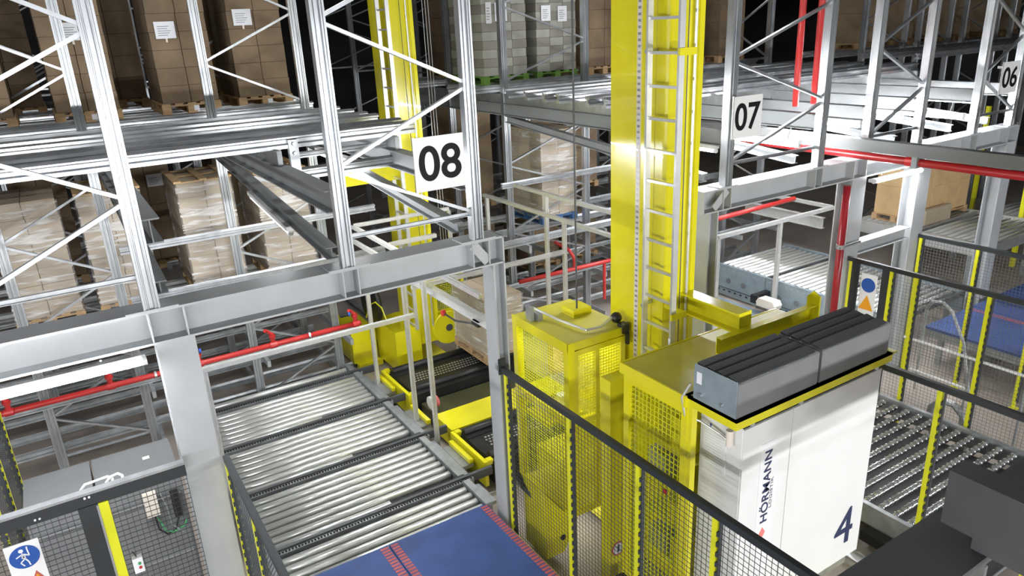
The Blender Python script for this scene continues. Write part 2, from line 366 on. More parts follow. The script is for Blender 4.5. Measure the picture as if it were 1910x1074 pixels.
# beams running back from each post and their knee braces
for n, k in enumerate('ABCDEFGHI'):
    x = 0.52 if k == 'A' else PX[k]-0.02
    t = thing('support_beam', (x, 8.0, 4.22), 'grey steel beam running back under the pallet rails from the %s rack post' % ORD[n], 'beam')
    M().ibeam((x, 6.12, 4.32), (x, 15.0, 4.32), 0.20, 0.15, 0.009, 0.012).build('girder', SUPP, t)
    M().bar((x, 7.7, 4.495), (x, 15.0, 4.495), 0.05, 0.15).build('rail_saddle', GALVD, t)
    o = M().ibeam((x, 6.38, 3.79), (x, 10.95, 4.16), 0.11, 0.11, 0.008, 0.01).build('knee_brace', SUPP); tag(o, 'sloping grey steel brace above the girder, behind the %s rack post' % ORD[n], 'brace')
    for z, h, lv in ((1.94, 0.14, 'lower deck'), (1.07, 0.10, 'second level'), (0.24, 0.12, 'ground level')):
        o = M().bar((PX[k]+0.09, 10.55, z-h/2), (PX[k]+0.09, 16.3, z-h/2), 0.05, h).build('deck_beam', GALVD); tag(o, 'dull beam under the %s rails beside the %s rack post' % (lv, ORD[n]), 'beam')

# ================================================================== rails of the upper decks
def rails(x0, x1, ys, z, h, b, label, group, m=GALV, name='pallet_rail', words='counted from the front'):
    first = None
    for n, y in enumerate(ys):
        lab = '%s, %s %s' % (label, ORD[n] if n < len(ORD) else 'number %d' % (n+1), words)
        if first is None:
            first = M().sigma((x0, y, z-h/2), (x1, y, z-h/2), h, b).build(name, m); tag(first, lab, 'rail', group); y0 = y
        else:
            dup(first, (0, y-y0, 0), lab)
ysU = (7.88, 8.25, 8.95, 9.30, 9.80, 10.35, 11.55, 12.45, 13.9, 14.8)
rails(-3.0, 3.60, ysU, 4.71, 0.14, 0.10, 'galvanised pallet rail of the upper left deck', 'rails of the upper left deck')
rails(6.42, 13.75, ysU, 4.71, 0.14, 0.10, 'galvanised pallet rail of the upper right deck', 'rails of the upper right deck')
rails(16.4, 26.0, (9.4, 10.2, 10.7, 11.55, 12.4), 4.71, 0.14, 0.10, 'pallet rail of the far right upper deck', 'rails of the far right upper deck')
ysL = (10.70, 11.4, 12.4, 13.8, 14.7, 16.2)
rails(-3.0, 3.60, ysL, 2.06, 0.12, 0.08, 'galvanised pallet rail of the lower left deck', 'rails of the lower left deck', GALVD)
rails(6.42, 13.75, ysL, 2.06, 0.12, 0.08, 'galvanised pallet rail of the lower right deck', 'rails of the lower right deck', GALVD)
for nm, x0, x1 in (('left', -3.0, 3.6), ('right', 6.42, 13.75)):
    rails(x0, x1, (11.25, 11.8, 12.5, 13.4, 14.6, 15.8), 0.34, 0.10, 0.07, 'dull pallet rail of the empty ground level at %s' % nm, 'ground level rails at %s' % nm, GALVD)
    rails(x0, x1, (10.9, 12.0, 13.6, 14.9), 1.15, 0.08, 0.06, 'dull rail of the dark second level at %s' % nm, 'second level rails at %s' % nm, GALVD)
for n, (x0, x1, y, z, lab) in enumerate(((0.5, 4.2, 10.965, 3.03, 'galvanised tie rail in front of the wrapped pallets at left'), (0.5, 4.3, 10.965, 2.31, 'bright lower tie rail just above the left girder'), (6.6, 9.4, 10.965, 3.0, 'galvanised tie rail left of the wide yellow mast in front of wrapped cartons'))):
    tag(M().sigma((x0, y, z), (x1, y, z), 0.10, 0.06).build('tie_rail', GALV), lab, 'rail')
for nm, x0, x1 in (('left', -3.0, 3.6), ('right', 6.42, 13.75)):
    tag(M().sigma((x0, 8.9, 7.45), (x1, 8.9, 7.45), 0.14, 0.10).build('pallet_rail', GALV), 'pallet rail of the next storage level above the picture, %s' % nm, 'rail')
# hanger with a low rail under the upper left deck
t = thing('rail_hanger', (2.15, 7.86, 4.2), 'galvanised hanger bracket with low rail below the upper left deck', 'bracket')
M().box((2.12, 7.80, 4.22), (2.22, 7.86, 4.66)).build('hanger_plate', GALV, t)
M().sigma((2.15, 7.9, 4.28), (3.6, 7.9, 4.28), 0.12, 0.08).build('low_rail', GALV, t)
M().sigma((2.2, 7.95, 4.47), (3.3, 7.95, 4.47), 0.06, 0.05).build('low_rail', GALV, t)
for z in (4.52, 4.62): M().cyl((2.17, 7.80, z), (2.17, 7.77, z), 0.02, 6).build('bolt', GALV, t)

# ================================================================== pallet loads
def pallet_mesh(x0, x1, y0, y1, z):
    g = M(); lx = (x1-x0)
    for i in range(3):
        for j in range(3):
            cx = x0+0.06+(lx-0.12)*i/2; cy = y0+0.06+(y1-y0-0.12)*j/2
            g.box((cx-0.06, cy-0.06, z+0.022), (cx+0.06, cy+0.06, z+0.10))
    for i in range(3):
        cx = x0+0.06+(lx-0.12)*i/2; g.box((cx-0.06, y0, z), (cx+0.06, y1, z+0.022))
    for i in range(5):
        cx = x0+0.06+(lx-0.12)*i/4; g.box((cx-0.055, y0, z+0.122), (cx+0.055, y1, z+0.144))
    for j in range(3):
        cy = y0+0.06+(y1-y0-0.12)*j/2; g.box((x0, cy-0.06, z+0.10), (x1, cy+0.06, z+0.122))
    return g
def paper(t, x, y, z, w, h, tape=True):
    p = M().box((x, y-0.004, z), (x+w, y, z+h)).build('paper_label', PAPER, t)
    for i in range(5):
        M().box((x+w*0.14, y-0.005, z+h*(0.18+i*0.13)), (x+w*(0.62+0.08*((i*7) % 3)), y-0.004, z+h*(0.18+i*0.13)+h*0.035)).build('printed_line', INKB, p)
    if tape: M().box((x+w*0.45, y-0.003, z-0.05), (x+w*0.55, y, z)).build('tape', CREAM, t)
def load(x0, x1, y0, y1, z, ztop, nx, ny, nz, m, label, group=None, wrap=False, lid=False, pm=None, gap=0.004, pal_name='pallet', m2=None):
    t = thing('pallet_load', ((x0+x1)/2, (y0+y1)/2, z), label, 'pallet load', group)
    pallet_mesh(x0, x1, y0, y1, z).build(pal_name, pm or WOOD, t)
    zb = z+0.145; e = 0.02
    w, d, h = (x1-x0-2*e)/nx, (y1-y0-2*e)/ny, (ztop-zb)/nz
    for k in range(nz):
        jx, jy = random.uniform(-.006, .006), random.uniform(-.006, .006)
        for i in range(nx):
            for j in range(ny):
                a, b, c = x0+e+i*w+jx, y0+e+j*d+jy, zb+k*h
                M().box((a+gap, b+gap, c+0.001), (a+w-gap, b+d-gap, c+h-0.003)).build('carton', m2 if (m2 and (k+i) % 2) else m, t)
    if wrap:
        g = M(); n = 9
        xa, xb, ya, yb = x0+0.004, x1-0.004, y0+0.004, y1-0.004; zz = [zb-0.05+(ztop-0.02-zb+0.05)*i/n for i in range(n+1)]
        for c, dd in (((xa, ya), (xb, ya)), ((xb, ya), (xb, yb)), ((xb, yb), (xa, yb)), ((xa, yb), (xa, ya))):
            b0 = len(g.v); cols = 4
            for zi in zz:
                for q in range(cols+1):
                    f = q/cols; jit = 0.004*sin(zi*37+f*5)
                    g.v.append(Vector((c[0]+(dd[0]-c[0])*f, c[1]+(dd[1]-c[1])*f, zi)) + Vector((jit, jit, 0)))
            for r in range(n):
                for q in range(cols):
                    a = b0+r*(cols+1)+q; g.f.append((a, a+1, a+cols+2, a+cols+1))
        g.build('stretch_film', FILM, t)
    if lid:
        g = M()
        for i in range(3): 
            cx = x0+0.05+(x1-x0-0.1)*i/2; g.box((cx-0.05, y0, ztop+0.012), (cx+0.05, y1, ztop+0.03))
        for yy in (y0+0.05, (y0+y1)/2, y1-0.05): g.box((x0, yy-0.05, ztop), (x1, yy+0.05, ztop+0.012))
        g.build('lid_board', CARD4, t)
    return t
def rack_tag(t, x, y, z, w=0.07, h=0.07):
    M().box((x, y-0.004, z), (x+w, y, z+h)).build('pallet_tag', PAPER, t)
# upper left deck
for n, (a, b, lab) in enumerate(((-1.05, -0.27, 'brown carton pallet on the upper left deck, cut by the left picture edge'), (0.15, 0.95, 'brown carton pallet with label just left of the nearest left post'), (1.45, 2.25, 'brown carton pallet with label on the upper deck between two posts'), (2.50, 3.30, 'brown carton pallet with label behind the zig-zag braces of the upper left deck'))):
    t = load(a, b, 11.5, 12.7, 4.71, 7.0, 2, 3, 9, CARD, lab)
    if n: paper(t, a+(0.28, 0.10, 0.10)[n-1], 11.5, 5.72+(0.03, 0, 0.13)[n-1], 0.26, 0.22)
    rack_tag(t, a+0.42 if n else a+0.5, 11.5, 4.74)
for n, a in enumerate((-0.70, 0.72, 2.25)):
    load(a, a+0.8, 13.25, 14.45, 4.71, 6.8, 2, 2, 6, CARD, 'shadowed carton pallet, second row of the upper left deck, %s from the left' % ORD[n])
# lower left deck
for n, (a, b, lab) in enumerate(((-0.90, -0.07, 'film wrapped pallet of pale cartons at the left picture edge below the rails'), (0.12, 0.94, 'film wrapped pallet of pale cartons behind the nearest left post'), (1.38, 2.18, 'film wrapped pallet of pale cartons with wooden lid, centre of the lower left deck'), (2.49, 3.29, 'film wrapped pallet of pale cartons behind the sloping tube lamp'))):
    load(a, b, 11.35, 12.55, 2.06, 3.80-0.02*n, 2, 3, 7, CARD2, lab, None, True, n > 0)
for n, a in enumerate((-0.70, 0.80, 2.25)):
    t = load(a, a+0.8, 13.25, 14.45, 2.06, 4.1, 2, 2, 6, CARD, 'dark carton pallet, second row of the lower left deck, %s from the left' % ORD[n])
    if n == 1: paper(t, a+0.42, 13.25, 3.45, 0.24, 0.20, False)
# right block
pal = load(6.62, 7.56, 11.4, 12.6, 4.71, 6.9, 3, 2, 14, CARD3, 'grey checkered carton stack on green pallet just right of the 08 post', None, False, False, GREENP, m2=CARD5)
paper(pal, 6.9, 11.4, 5.75, 0.24, 0.30, False); paper(pal, 6.72, 11.4, 5.72, 0.11, 0.34, False)
pal = load(7.74, 8.66, 11.4, 12.6, 4.71, 6.9, 3, 2, 14, CARD3, 'grey checkered carton stack on green pallet left of the yellow mast', None, False, False, GREENP, m2=CARD5)
paper(pal, 7.86, 11.4, 5.72, 0.20, 0.26, False); paper(pal, 8.22, 11.4, 5.70, 0.20, 0.26, False)
for n, a in enumerate((9.0, 10.1, 11.3, 12.5)):
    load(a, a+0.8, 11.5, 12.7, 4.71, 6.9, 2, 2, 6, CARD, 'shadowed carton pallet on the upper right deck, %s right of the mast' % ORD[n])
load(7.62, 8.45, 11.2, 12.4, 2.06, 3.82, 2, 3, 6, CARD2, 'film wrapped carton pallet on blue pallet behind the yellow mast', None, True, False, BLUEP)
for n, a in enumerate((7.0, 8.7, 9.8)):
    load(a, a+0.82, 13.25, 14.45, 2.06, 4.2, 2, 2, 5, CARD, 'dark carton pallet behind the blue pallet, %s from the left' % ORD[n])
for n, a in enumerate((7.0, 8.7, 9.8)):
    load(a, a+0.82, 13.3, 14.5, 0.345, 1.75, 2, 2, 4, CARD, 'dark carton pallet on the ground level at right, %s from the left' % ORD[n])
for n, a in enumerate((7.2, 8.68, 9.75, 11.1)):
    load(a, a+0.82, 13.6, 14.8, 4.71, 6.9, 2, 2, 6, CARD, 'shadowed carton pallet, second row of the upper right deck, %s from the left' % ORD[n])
for n, a in enumerate((17.4, 18.9, 20.7, 21.7, 23.2, 24.4)):
    load(a, a+0.85, 11.5, 12.7, 4.71, 6.6, 2, 1, 5, CARD, 'brown carton pallet on the far right upper deck, %s from the left' % ORD[n])

# ================================================================== roller conveyors
def rollers(t, x0, x1, ys, z, r, m=ROLL_M, short=None, rings=False):
    base = None
    for n, y in enumerate(ys):
        xe = x1 if not (short and n == len(ys)-1) else x0+(x1-x0)*short
        if base is None or xe != x1:
            g = M(); g.cyl((x0, y, z-r), (xe, y, z-r), r, 16); g.cyl((x0-0.02, y, z-r), (x0, y, z-r), 0.012, 6); g.cyl((xe, y, z-r), (xe+0.02, y, z-r), 0.012, 6)
            if rings:
                k = int((xe-x0)/0.09)
                for i in range(k): 
                    xx = x0+0.05+i*(xe-x0-0.1)/max(1, k-1); g.cyl((xx-0.014, y, z-r), (xx+0.014, y, z-r), r*1.3, 12)
            o = g.build('roller', m, t, True)
            if xe == x1: base, yb = o, y
        else:
            o = base.copy(); COL.objects.link(o); o.parent = t; o.location = (0, y-yb, 0)
def chain_strip(t, x0, x1, y, z):
    g = M(); g.box((x0, y-0.022, z-0.10), (x1, y+0.022, z-0.012)); g.build('chain_track', GALVD, t)
    g = M(); n = int((x1-x0)/0.036)
    for i in range(n): g.box((x0+i*0.036, y-0.015, z-0.012), (x0+i*0.036+0.02, y+0.015, z+0.004))
    g.build('chain', BLACK, t)
    M().box((x0-0.01, y+0.03, z-0.10), (x1+0.30, y+0.075, z+0.012)).build('chain_guard', PAINTD, t)
CH = (10.65, 9.41, 8.17, 6.93)
ZC = 0.44
for n, yc in enumerate(CH):
    lab = ('steel roller conveyor module farthest from the blue mats', 'second roller conveyor module from the dark racks', 'third roller conveyor module from the dark racks', 'steel roller conveyor module touching the blue mats')[n]
    nr = 8 if n < 3 else 4
    t = thing('roller_conveyor', (2.22, yc-0.5, 0), lab, 'roller conveyor', 'roller conveyor modules at left')
    rollers(t, 1.08, 3.36, [yc-0.14-0.137*i for i in range(nr)], ZC, 0.048, short=0.62 if n < 3 else None)
    ye = yc-1.17 if n < 3 else yc-0.62
    M().box((0.98, ye, 0.30), (1.05, yc+0.07, ZC+0.015)).build('side_frame', GALVD, t)
    M().box((3.385, ye+0.02, 0.30), (3.47, yc-0.04, ZC+0.02)).build('side_frame', GALVD, t)
    M().box((1.06, ye+0.03, 0.27), (3.38, yc-0.05, 0.30)).build('roller_shade_sheet', PAINTD, t)  # dark sheet added to deepen the shade between rollers
    chain_strip(t, 1.06, 3.55, yc, ZC)
    for x in (1.0, 3.40):
        for y in (yc-0.1, ye+0.1): M().box((x, y-0.04, 0), (x+0.06, y+0.04, 0.30)).build('leg', GALVD, t)
    M().box((3.70, ye+0.30, 0.36), (3.76, yc-0.30, 0.42)).build('guard_angle', YEL, t)
    M().box((3.47, ye+0.15, 0.30), (3.60, yc-0.05, 0.345)).build('drip_tray', GALVD, t)
    M().box((3.60, ye+0.30, 0.30), (3.76, yc-0.30, 0.35)).build('bracket', GALVD, t)
t = thing('roller_conveyor', (2.22, 10.9, 0), 'last pair of steel rollers beside the dark racks', 'roller conveyor', 'roller conveyor modules at left')
rollers(t, 1.08, 3.36, [10.90, 10.77], ZC, 0.048, short=0.95)
M().box((0.98, 10.74, 0.30), (1.05, 10.96, ZC+0.015)).build('side_frame', GALVD, t); M().box((3.385, 10.76, 0.30), (3.47, 10.96, ZC+0.015)).build('side_frame', GALVD, t)
for x in (1.0, 3.40): M().box((x, 10.86, 0), (x+0.06, 10.94, 0.30)).build('leg', GALVD, t)
# blue mats in front of the rollers
def mat_plate(x0, x1, y0, y1, z, label, stripes, cat='mat'):
    t = thing('rubber_mat', ((x0+x1)/2, (y0+y1)/2, z-0.04), label, cat)
    M().box((x0, y0, z-0.04), (x1, y1, z)).build('mat_plate', BLUE, t)
    for (a, b) in stripes:
        g = M(); n = int((y1-y0)/0.05)
        for i in range(n): g.box((a, y0+i*0.05, z), (b, y0+i*0.05+0.03, z+0.003))
        g.build('red_stripe', REDD, t)
    return t
mat_plate(1.12, 2.16, 2.6, 6.36, ZC, 'dark blue rubber mat left of the red dashed stripe', ((2.06, 2.15),))
mat_plate(2.17, 3.40, 2.6, 6.36, ZC, 'dark blue rubber mat beside the yellow mesh fence', ((2.18, 2.26), (3.31, 3.395)))
t = thing('mat_support', (2.2, 4.5, 0), 'grey frame carrying the blue mats', 'frame')
M().box((1.14, 2.62, 0.30), (3.38, 6.28, 0.40)).build('support_tray', GALVD, t)
for x in (1.3, 3.2):
    for y in (2.8, 6.2): M().box((x-0.04, y-0.04, 0), (x+0.04, y+0.04, 0.30)).build('leg', GALVD, t)

# transfer chain conveyors beside the roller modules
def chain_conveyor(x0, x1, y0, y1, label, tread=True):
    t = thing('chain_conveyor', ((x0+x1)/2, (y0+y1)/2, 0), label, 'chain conveyor', 'black chain conveyors in the crane aisle')
    h = (y1-y0)
    for a, b in ((y0, y0+h*0.30), (y1-h*0.30, y1)):
        M().box((x0+0.12, a, 0.12), (x1, b, 0.44)).build('side_cheek', BLACK, t)
        M().cyl((x0+0.14, (a+b)/2, 0.46), (x1, (a+b)/2, 0.46), 0.055, 12).build('black_roller', BLACK, t, True)
    M().box((x0+0.12, y0+h*0.30, 0.12), (x1, y1-h*0.30, 0.43)).build('centre_body', BLACK, t)
    if tread:
        g = M(); ya, yb = y0+h*0.36, y1-h*0.36; nx = int((x1-x0-0.4)/0.05)
        g.box((x0+0.3, ya, 0.43), (x1, yb, 0.434))
        for i in range(nx):
            for j in range(4):
                cx = x0+0.32+i*0.05+(0.025 if j % 2 else 0); cy = ya+(yb-ya)*(j+0.5)/4
                g.box((cx-0.013, cy-0.013, 0.434), (cx+0.013, cy+0.013, 0.438))
        tp = g.build('tread_plate', ALU, t); tp.data.materials.append(BLACK)
        for i in range(6): tp.data.polygons[i].material_index = 1
    g = M(); g.box((x0, y0+0.02, 0.10), (x0+0.05, y1-0.02, 0.46)); g.box((x0+0.05, y0+0.02, 0.40), (x0+0.13, y0+0.10, 0.47)); g.box((x0+0.05, y1-0.10, 0.40), (x0+0.13, y1-0.02, 0.47))
    g.build('end_frame', YEL, t)
    return t
chain_conveyor(3.78, 5.9, 9.30, 10.42, 'black chain conveyor with bright tread plate behind the aluminium posts')
chain_conveyor(3.80, 5.9, 7.05, 8.02, 'black chain conveyor at the foot of the slim grey column')
o = M().box((3.88, 8.12, 0.12), (5.9, 8.66, 0.40)).build('floor_plate', YEL); tag(o, 'yellow plate between the two black chain conveyors', 'plate')
o = M().box((3.95, 8.70, 0.125), (5.9, 9.26, 0.30)).build('cable_trough', mat('olive_dark', (0.05, 0.05, 0.02), 0.4)); tag(o, 'dark olive trough between yellow plate and chain conveyor', 'trough')
t = thing('cable_reel', (4.02, 8.95, 0.34), 'rust red reel with white rim near the aluminium posts', 'reel')
M().cyl((3.95, 8.95, 0.44), (4.0, 8.95, 0.44), 0.10, 18).build('rim', WHITES, t, True); M().cyl((4.0, 8.95, 0.44), (4.08, 8.95, 0.44), 0.085, 18).build('drum', REDD, t, True)
M().box((3.98, 8.9, 0.30), (4.06, 9.0, 0.36)).build('bracket', GALVD, t)
load(5.17, 5.90, 9.30, 10.40, 0.56, 1.66, 2, 2, 3, CARD2, 'film wrapped tan pallet load on the black chain conveyor, behind the slim column', None, True)

# ================================================================== stacker cranes
OLIVE = mat('shaded_yellow_plate', (0.58, 0.53, 0.04), 0.42, 0.0, 0.12, 2)  # mast yellow dulled to put shade into the flat plates
def ladder(x, y0, y1, z0, z1, label, zfirst):
    t = thing('ladder', (x, (y0+y1)/2, z0), label, 'ladder')
    for y in (y0, y1):
        s = M().box((x-0.03, y-0.012, z0), (x+0.03, y+0.012, z1)).build('stile', ALU, t)
    z = zfirst
    while z < z1:
        if z > z0: M().bar((x, y0, z), (x, y1, z), 0.03, 0.025).build('rung', ALU, t)
        z += 0.28
    return t
def mast(t, x0, x1, y0, y1, z0, z1):
    m = M().box((x0, y0, z0), (x1, y1, z1)).build('mast', YEL, t)
    ys = y0+(y1-y0)*0.50
    g = M(); g.box((x0-0.004, ys-0.03, z0), (x0, ys+0.03, z1)); g.build('hole_strip', CREAM, m)
    g = M(); z = z0+0.05
    while z < z1-0.05: g.box((x0-0.006, ys-0.017, z), (x0-0.004, ys+0.017, z+0.022)); z += 0.055
    g.build('strip_holes', GALVD, m)
    M().box((x0-0.004, y0+0.18, z0), (x0, y0+0.185, z1)).build('panel_seam', OLIVE, m)
    M().box((x0-0.02, y0+0.002, z0), (x0, y0+0.05, z1)).build('guide_flange', YEL, m)
    M().box((x1-0.06, y0-0.015, z0), (x1, y0, z1)).build('guide_flange', YEL, m)
    M().cyl((x1-0.12, y0-0.03, z0+0.3), (x1-0.12, y0-0.03, z1), 0.014, 8).build('cable_conduit', ALU, m)
    M().cyl((x0+0.15, y0-0.05, z0+0.3), (x0+0.15, y0-0.05, z1), 0.005, 6).build('rope', PAINTD, m)
    return m
def mesh_frame(g_post, g_wire, o, u, U, z0, z1, pw=0.055, pitch=0.045, r=0.0022, mid=None):
    """rectangular tube frame with wire infill standing on o, running along unit u"""
    o, u = Vector(o), Vector(u); nn = Vector((u.y, -u.x, 0))
    for a in (0, U): g_post.bar((o.x+u.x*a, o.y+u.y*a, z0), (o.x+u.x*a, o.y+u.y*a, z1), pw, pw, nn)
    zs = [z0+pw/2, z1-pw/2] + ([mid] if mid else [])
    for z in zs: g_post.bar((o.x, o.y, z), (o.x+u.x*U, o.y+u.y*U, z), pw*0.98, pw)
    g_wire.wires((o.x+u.x*pw/2, o.y+u.y*pw/2, z0+pw), u, (0, 0, 1), U-pw, z1-z0-2*pw, pitch, r)

c4 = thing('stacker_crane', (4.9, 5.0, 0), 'large yellow stacker crane with wide mast nearest the viewer', 'crane')
mast(c4, 4.72, 5.10, 4.88, 5.69, 0.5, 8.0)
M().box((4.55, 2.9, 0.14), (5.25, 7.0, 0.50)).build('base_beam', YEL, c4)
M().box((5.3, 3.16, 0.22), (5.95, 3.28, 0.40)).build('base_rail', YEL, c4)
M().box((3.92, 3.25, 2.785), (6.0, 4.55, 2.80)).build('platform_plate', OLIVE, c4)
g = M(); g.box((3.90, 3.76, 2.70), (3.92, 4.56, 2.802)); g.box((3.90, 4.56, 2.70), (6.0, 4.58, 2.802)); g.build('platform_rim', YEL, c4)
b = M().ibeam((5.0, 4.14, 3.04), (5.0, 4.88, 3.04), 0.20, 0.16, 0.012, 0.016).build('bracket_beam', YEL, c4)
M().box((4.92, 4.125, 2.93), (5.08, 4.14, 3.15)).build('end_plate', YEL, b)
b = M().chan((4.62, 4.08, 2.93), (5.92, 4.08, 2.93), 0.16, 0.07, 0.008).build('cross_channel', YEL, c4)
M().poly([(5.92, 4.02, 2.80), (5.92, 4.16, 2.80), (5.92, 4.16, 3.08), (5.92, 4.10, 3.14), (5.92, 4.02, 3.10)], (0.02, 0, 0)).build('end_plate', YEL, b)
M().poly([(3.66, 5.5, 0.95), (4.02, 5.5, 0.47), (4.01, 5.5, 0.30), (3.90, 5.5, 0.10), (3.66, 5.5, 0.10)], (0, 0.42, 0)).build('buffer_plate', YEL, c4)
M().cyl((3.88, 5.49, 0.30), (3.88, 5.5, 0.30), 0.035, 14).build('lifting_hole', BLACK, c4)
M().box((4.02, 4.85, 0.0), (4.26, 5.0, 2.45)).build('side_column', YEL, c4)
s = M().cyl((4.125, 4.846, 0.47), (4.125, 4.85, 0.47), 0.085, 24).build('warning_sign', REDD, c4)
M().cyl((4.125, 4.843, 0.47), (4.125, 4.846, 0.47), 0.066, 24).build('sign_disc', PAPER, s)
g = M(); g.bar((4.08, 4.841, 0.515), (4.17, 4.841, 0.425), 0.004, 0.014, (0, -1, 0)); g.box((4.11, 4.8405, 0.43), (4.14, 4.843, 0.50)); g.ball((4.125, 4.842, 0.515), 0.013, 8); g.build('sign_symbol', NAVY, s)
M().cyl((3.98, 4.55, 0.0), (3.98, 4.55, 0.34), 0.12, 20).build('buffer', BLACK, c4, True)
# equipment cage of the crane
cg = thing('equipment_cage', (4.9, 4.2, 0.5), 'yellow mesh equipment cage under the platform, left of the white cabinet', 'cage')
gp, gw = M(), M()
mesh_frame(gp, gw, (3.95, 4.50, 0), (0, -1, 0), 0.72, 0.5, 2.70, 0.07, 0.05, 0.0035)
gp.bar((3.95, 3.74, 0.5), (3.95, 3.74, 2.72), 0.06, 0.08); gp.bar((3.95, 4.50, 2.745), (3.95, 3.76, 2.745), 0.06, 0.08)
gp.build('frame', YEL, cg); gw.build('wire_mesh', YELF, cg)
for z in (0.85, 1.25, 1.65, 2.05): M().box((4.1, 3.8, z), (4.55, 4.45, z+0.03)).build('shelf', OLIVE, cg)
for (y, z, h, mm) in ((3.85, 0.88, 0.25, YEL), (4.15, 0.88, 0.22, GALVD), (3.9, 1.28, 0.2, YEL), (4.2, 1.68, 0.25, GALVD), (3.9, 2.08, 0.3, YEL)):
    M().box((4.12, y, z), (4.5, y+0.22, z+h)).build('device_box', mm, cg)
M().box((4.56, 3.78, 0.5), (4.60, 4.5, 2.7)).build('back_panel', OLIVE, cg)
M().box((3.935, 3.98, 1.72), (3.945, 4.02, 1.76)).build('red_lamp', RED, cg)
# operator cabin
op = thing('operator_cabin', (4.3, 5.9, 0.55), 'yellow mesh operator cabin left of the wide yellow mast', 'cabin')
gp, gw = M(), M()
mesh_frame(gp, gw, (3.95, 6.37, 0), (0, -1, 0), 0.96, 0.58, 2.66, 0.08, 0.034, 0.003, 1.75)
gp.build('side_frame', YEL, op); gw.build('wire_mesh', YELF, op)
gp, gw = M(), M()
mesh_frame(gp, gw, (4.01, 5.41, 0), (1, 0, 0), 0.62, 0.60, 2.58, 0.06, 0.034, 0.0025, 1.75)
gp.bar((4.30, 5.41, 0.6), (4.30, 5.41, 2.58), 0.05, 0.04)
d = gp.build('door', YEL, op); gw.build('door_mesh', YELF, d)
g = M(); g.bar((4.52, 5.36, 1.72), (4.62, 5.33, 1.76), 0.03, 0.03); g.build('door_handle', GALV, d)
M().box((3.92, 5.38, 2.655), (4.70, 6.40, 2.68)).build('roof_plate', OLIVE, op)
g = M(); g.box((3.905, 5.37, 2.60), (3.92, 6.41, 2.685)); g.box((3.905, 5.365, 2.60), (4.70, 5.38, 2.685)); g.build('roof_rim', YEL, op)
M().box((4.38, 5.90, 2.68), (4.62, 6.12, 2.76)).build('roof_box', YEL, op)
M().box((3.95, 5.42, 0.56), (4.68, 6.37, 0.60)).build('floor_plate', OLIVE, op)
M().box((4.62, 5.45, 0.6), (4.69, 6.36, 2.64)).build('rear_panel', YEL, op)
M().box((4.0, 5.9, 1.45), (4.5, 6.34, 1.50)).build('desk', YEL, op)
M().box((4.25, 6.0, 1.5), (4.35, 6.1, 1.72)).build('device_box', PAPER, op)
M().box((4.3, 6.2, 1.9), (4.55, 6.3, 2.3)).build('switch_box', CARD4, op)
M().tube([(3.98, 6.25, 2.72), (4.12, 6.3, 2.74), (4.18, 5.9, 2.71), (4.24, 5.5, 2.71), (4.40, 5.46, 2.72), (4.62, 5.50, 2.78)], 0.014, 8).build('conduit', ALU, op)
g = M(); g.box((4.60, 5.34, 2.62), (4.68, 5.44, 2.72)); g.box((4.64, 5.32, 2.50), (4.67, 5.36, 2.62)); g.ball((4.62, 5.48, 2.76), 0.06); g.build('camera_head', BLACK, op)
g = M(); g.box((3.96, 6.1, 2.68), (4.0, 6.2, 2.84)); g.box((4.02, 6.05, 2.68), (4.08, 6.18, 2.76)); g.build('sensor_bracket', GALVD, op)
g = M(); g.tube([(3.64, 6.05, 0.95), (3.66, 5.9, 0.82), (3.72, 5.7, 0.72)], 0.04, 8); g.build('rubber_bumper', BLACK, op)
# ladder of crane 4
ld = ladder(4.59, 4.63, 5.015, 2.3, 7.4, 'silver ladder on the wide yellow mast nearest the viewer', 5.7-0.29-0.28*11)
for z in (5.42, 3.05):
    M().box((4.55, 4.60, z-0.03), (4.74, 4.625, z+0.03)).build('ladder_bracket', YEL, ld); M().box((4.72, 4.625, z-0.02), (4.74, 4.88, z+0.02)).build('ladder_bracket', YEL, ld)
    M().cyl((4.56, 5.02, z), (4.72, 5.06, z), 0.02, 8).build('clamp', GALV, ld)
g = M()
for i in range(5): g.box((4.555, 4.615, 2.46+i*0.075), (4.559, 4.645, 2.46+i*0.075+0.07))
g.build('marker_band', PAPER, ld)
g = M()
for i in (1, 3): g.box((4.553, 4.613, 2.46+i*0.075), (4.5575, 4.647, 2.46+i*0.075+0.07))
g.build('red_marker', RED, ld)
# electrical cabinet
ec = thing('electrical_cabinet', (4.97, 3.52, 0.5), 'white electrical cabinet with the large number 4', 'cabinet')
M().box((4.07, 3.31, 0.66), (5.87, 3.74, 2.66)).build('body', WHITE, ec)
dl = M().box((4.075, 3.295, 0.67), (4.655, 3.31, 2.65)).build('door', WHITE, ec)
dr = M().box((4.665, 3.295, 0.67), (5.865, 3.31, 2.65)).build('door', WHITE, ec)
M().box((4.07, 3.30, 2.66), (5.87, 3.74, 2.72)).build('gasket', BLACK, ec)
M().box((4.15, 3.36, 0.50), (5.8, 3.70, 0.66)).build('plinth', GALVD, ec)
g = M(); g.box((3.92, 3.25, 2.72), (5.93, 3.29, 2.80)); g.box((3.92, 3.29, 2.72), (3.96, 3.80, 2.80)); g.box((5.89, 3.29, 2.72), (5.93, 3.80, 2.80)); g.box((3.96, 3.76, 2.72), (5.89, 3.80, 2.80)); g.build('yellow_frame', YEL, ec)
g = M(); g.box((4.05, 3.292, 2.70), (5.9, 3.30, 2.705)); 
for x in (4.14, 4.72, 5.75): g.cyl((x, 3.28, 2.68), (x, 3.28, 2.80), 0.022, 8)
g.build('bolt_row', GALVD, ec)
st = M().box((4.29, 3.291, 0.95), (4.485, 3.295, 2.44)).build('logo_strip', WHITES, dl)
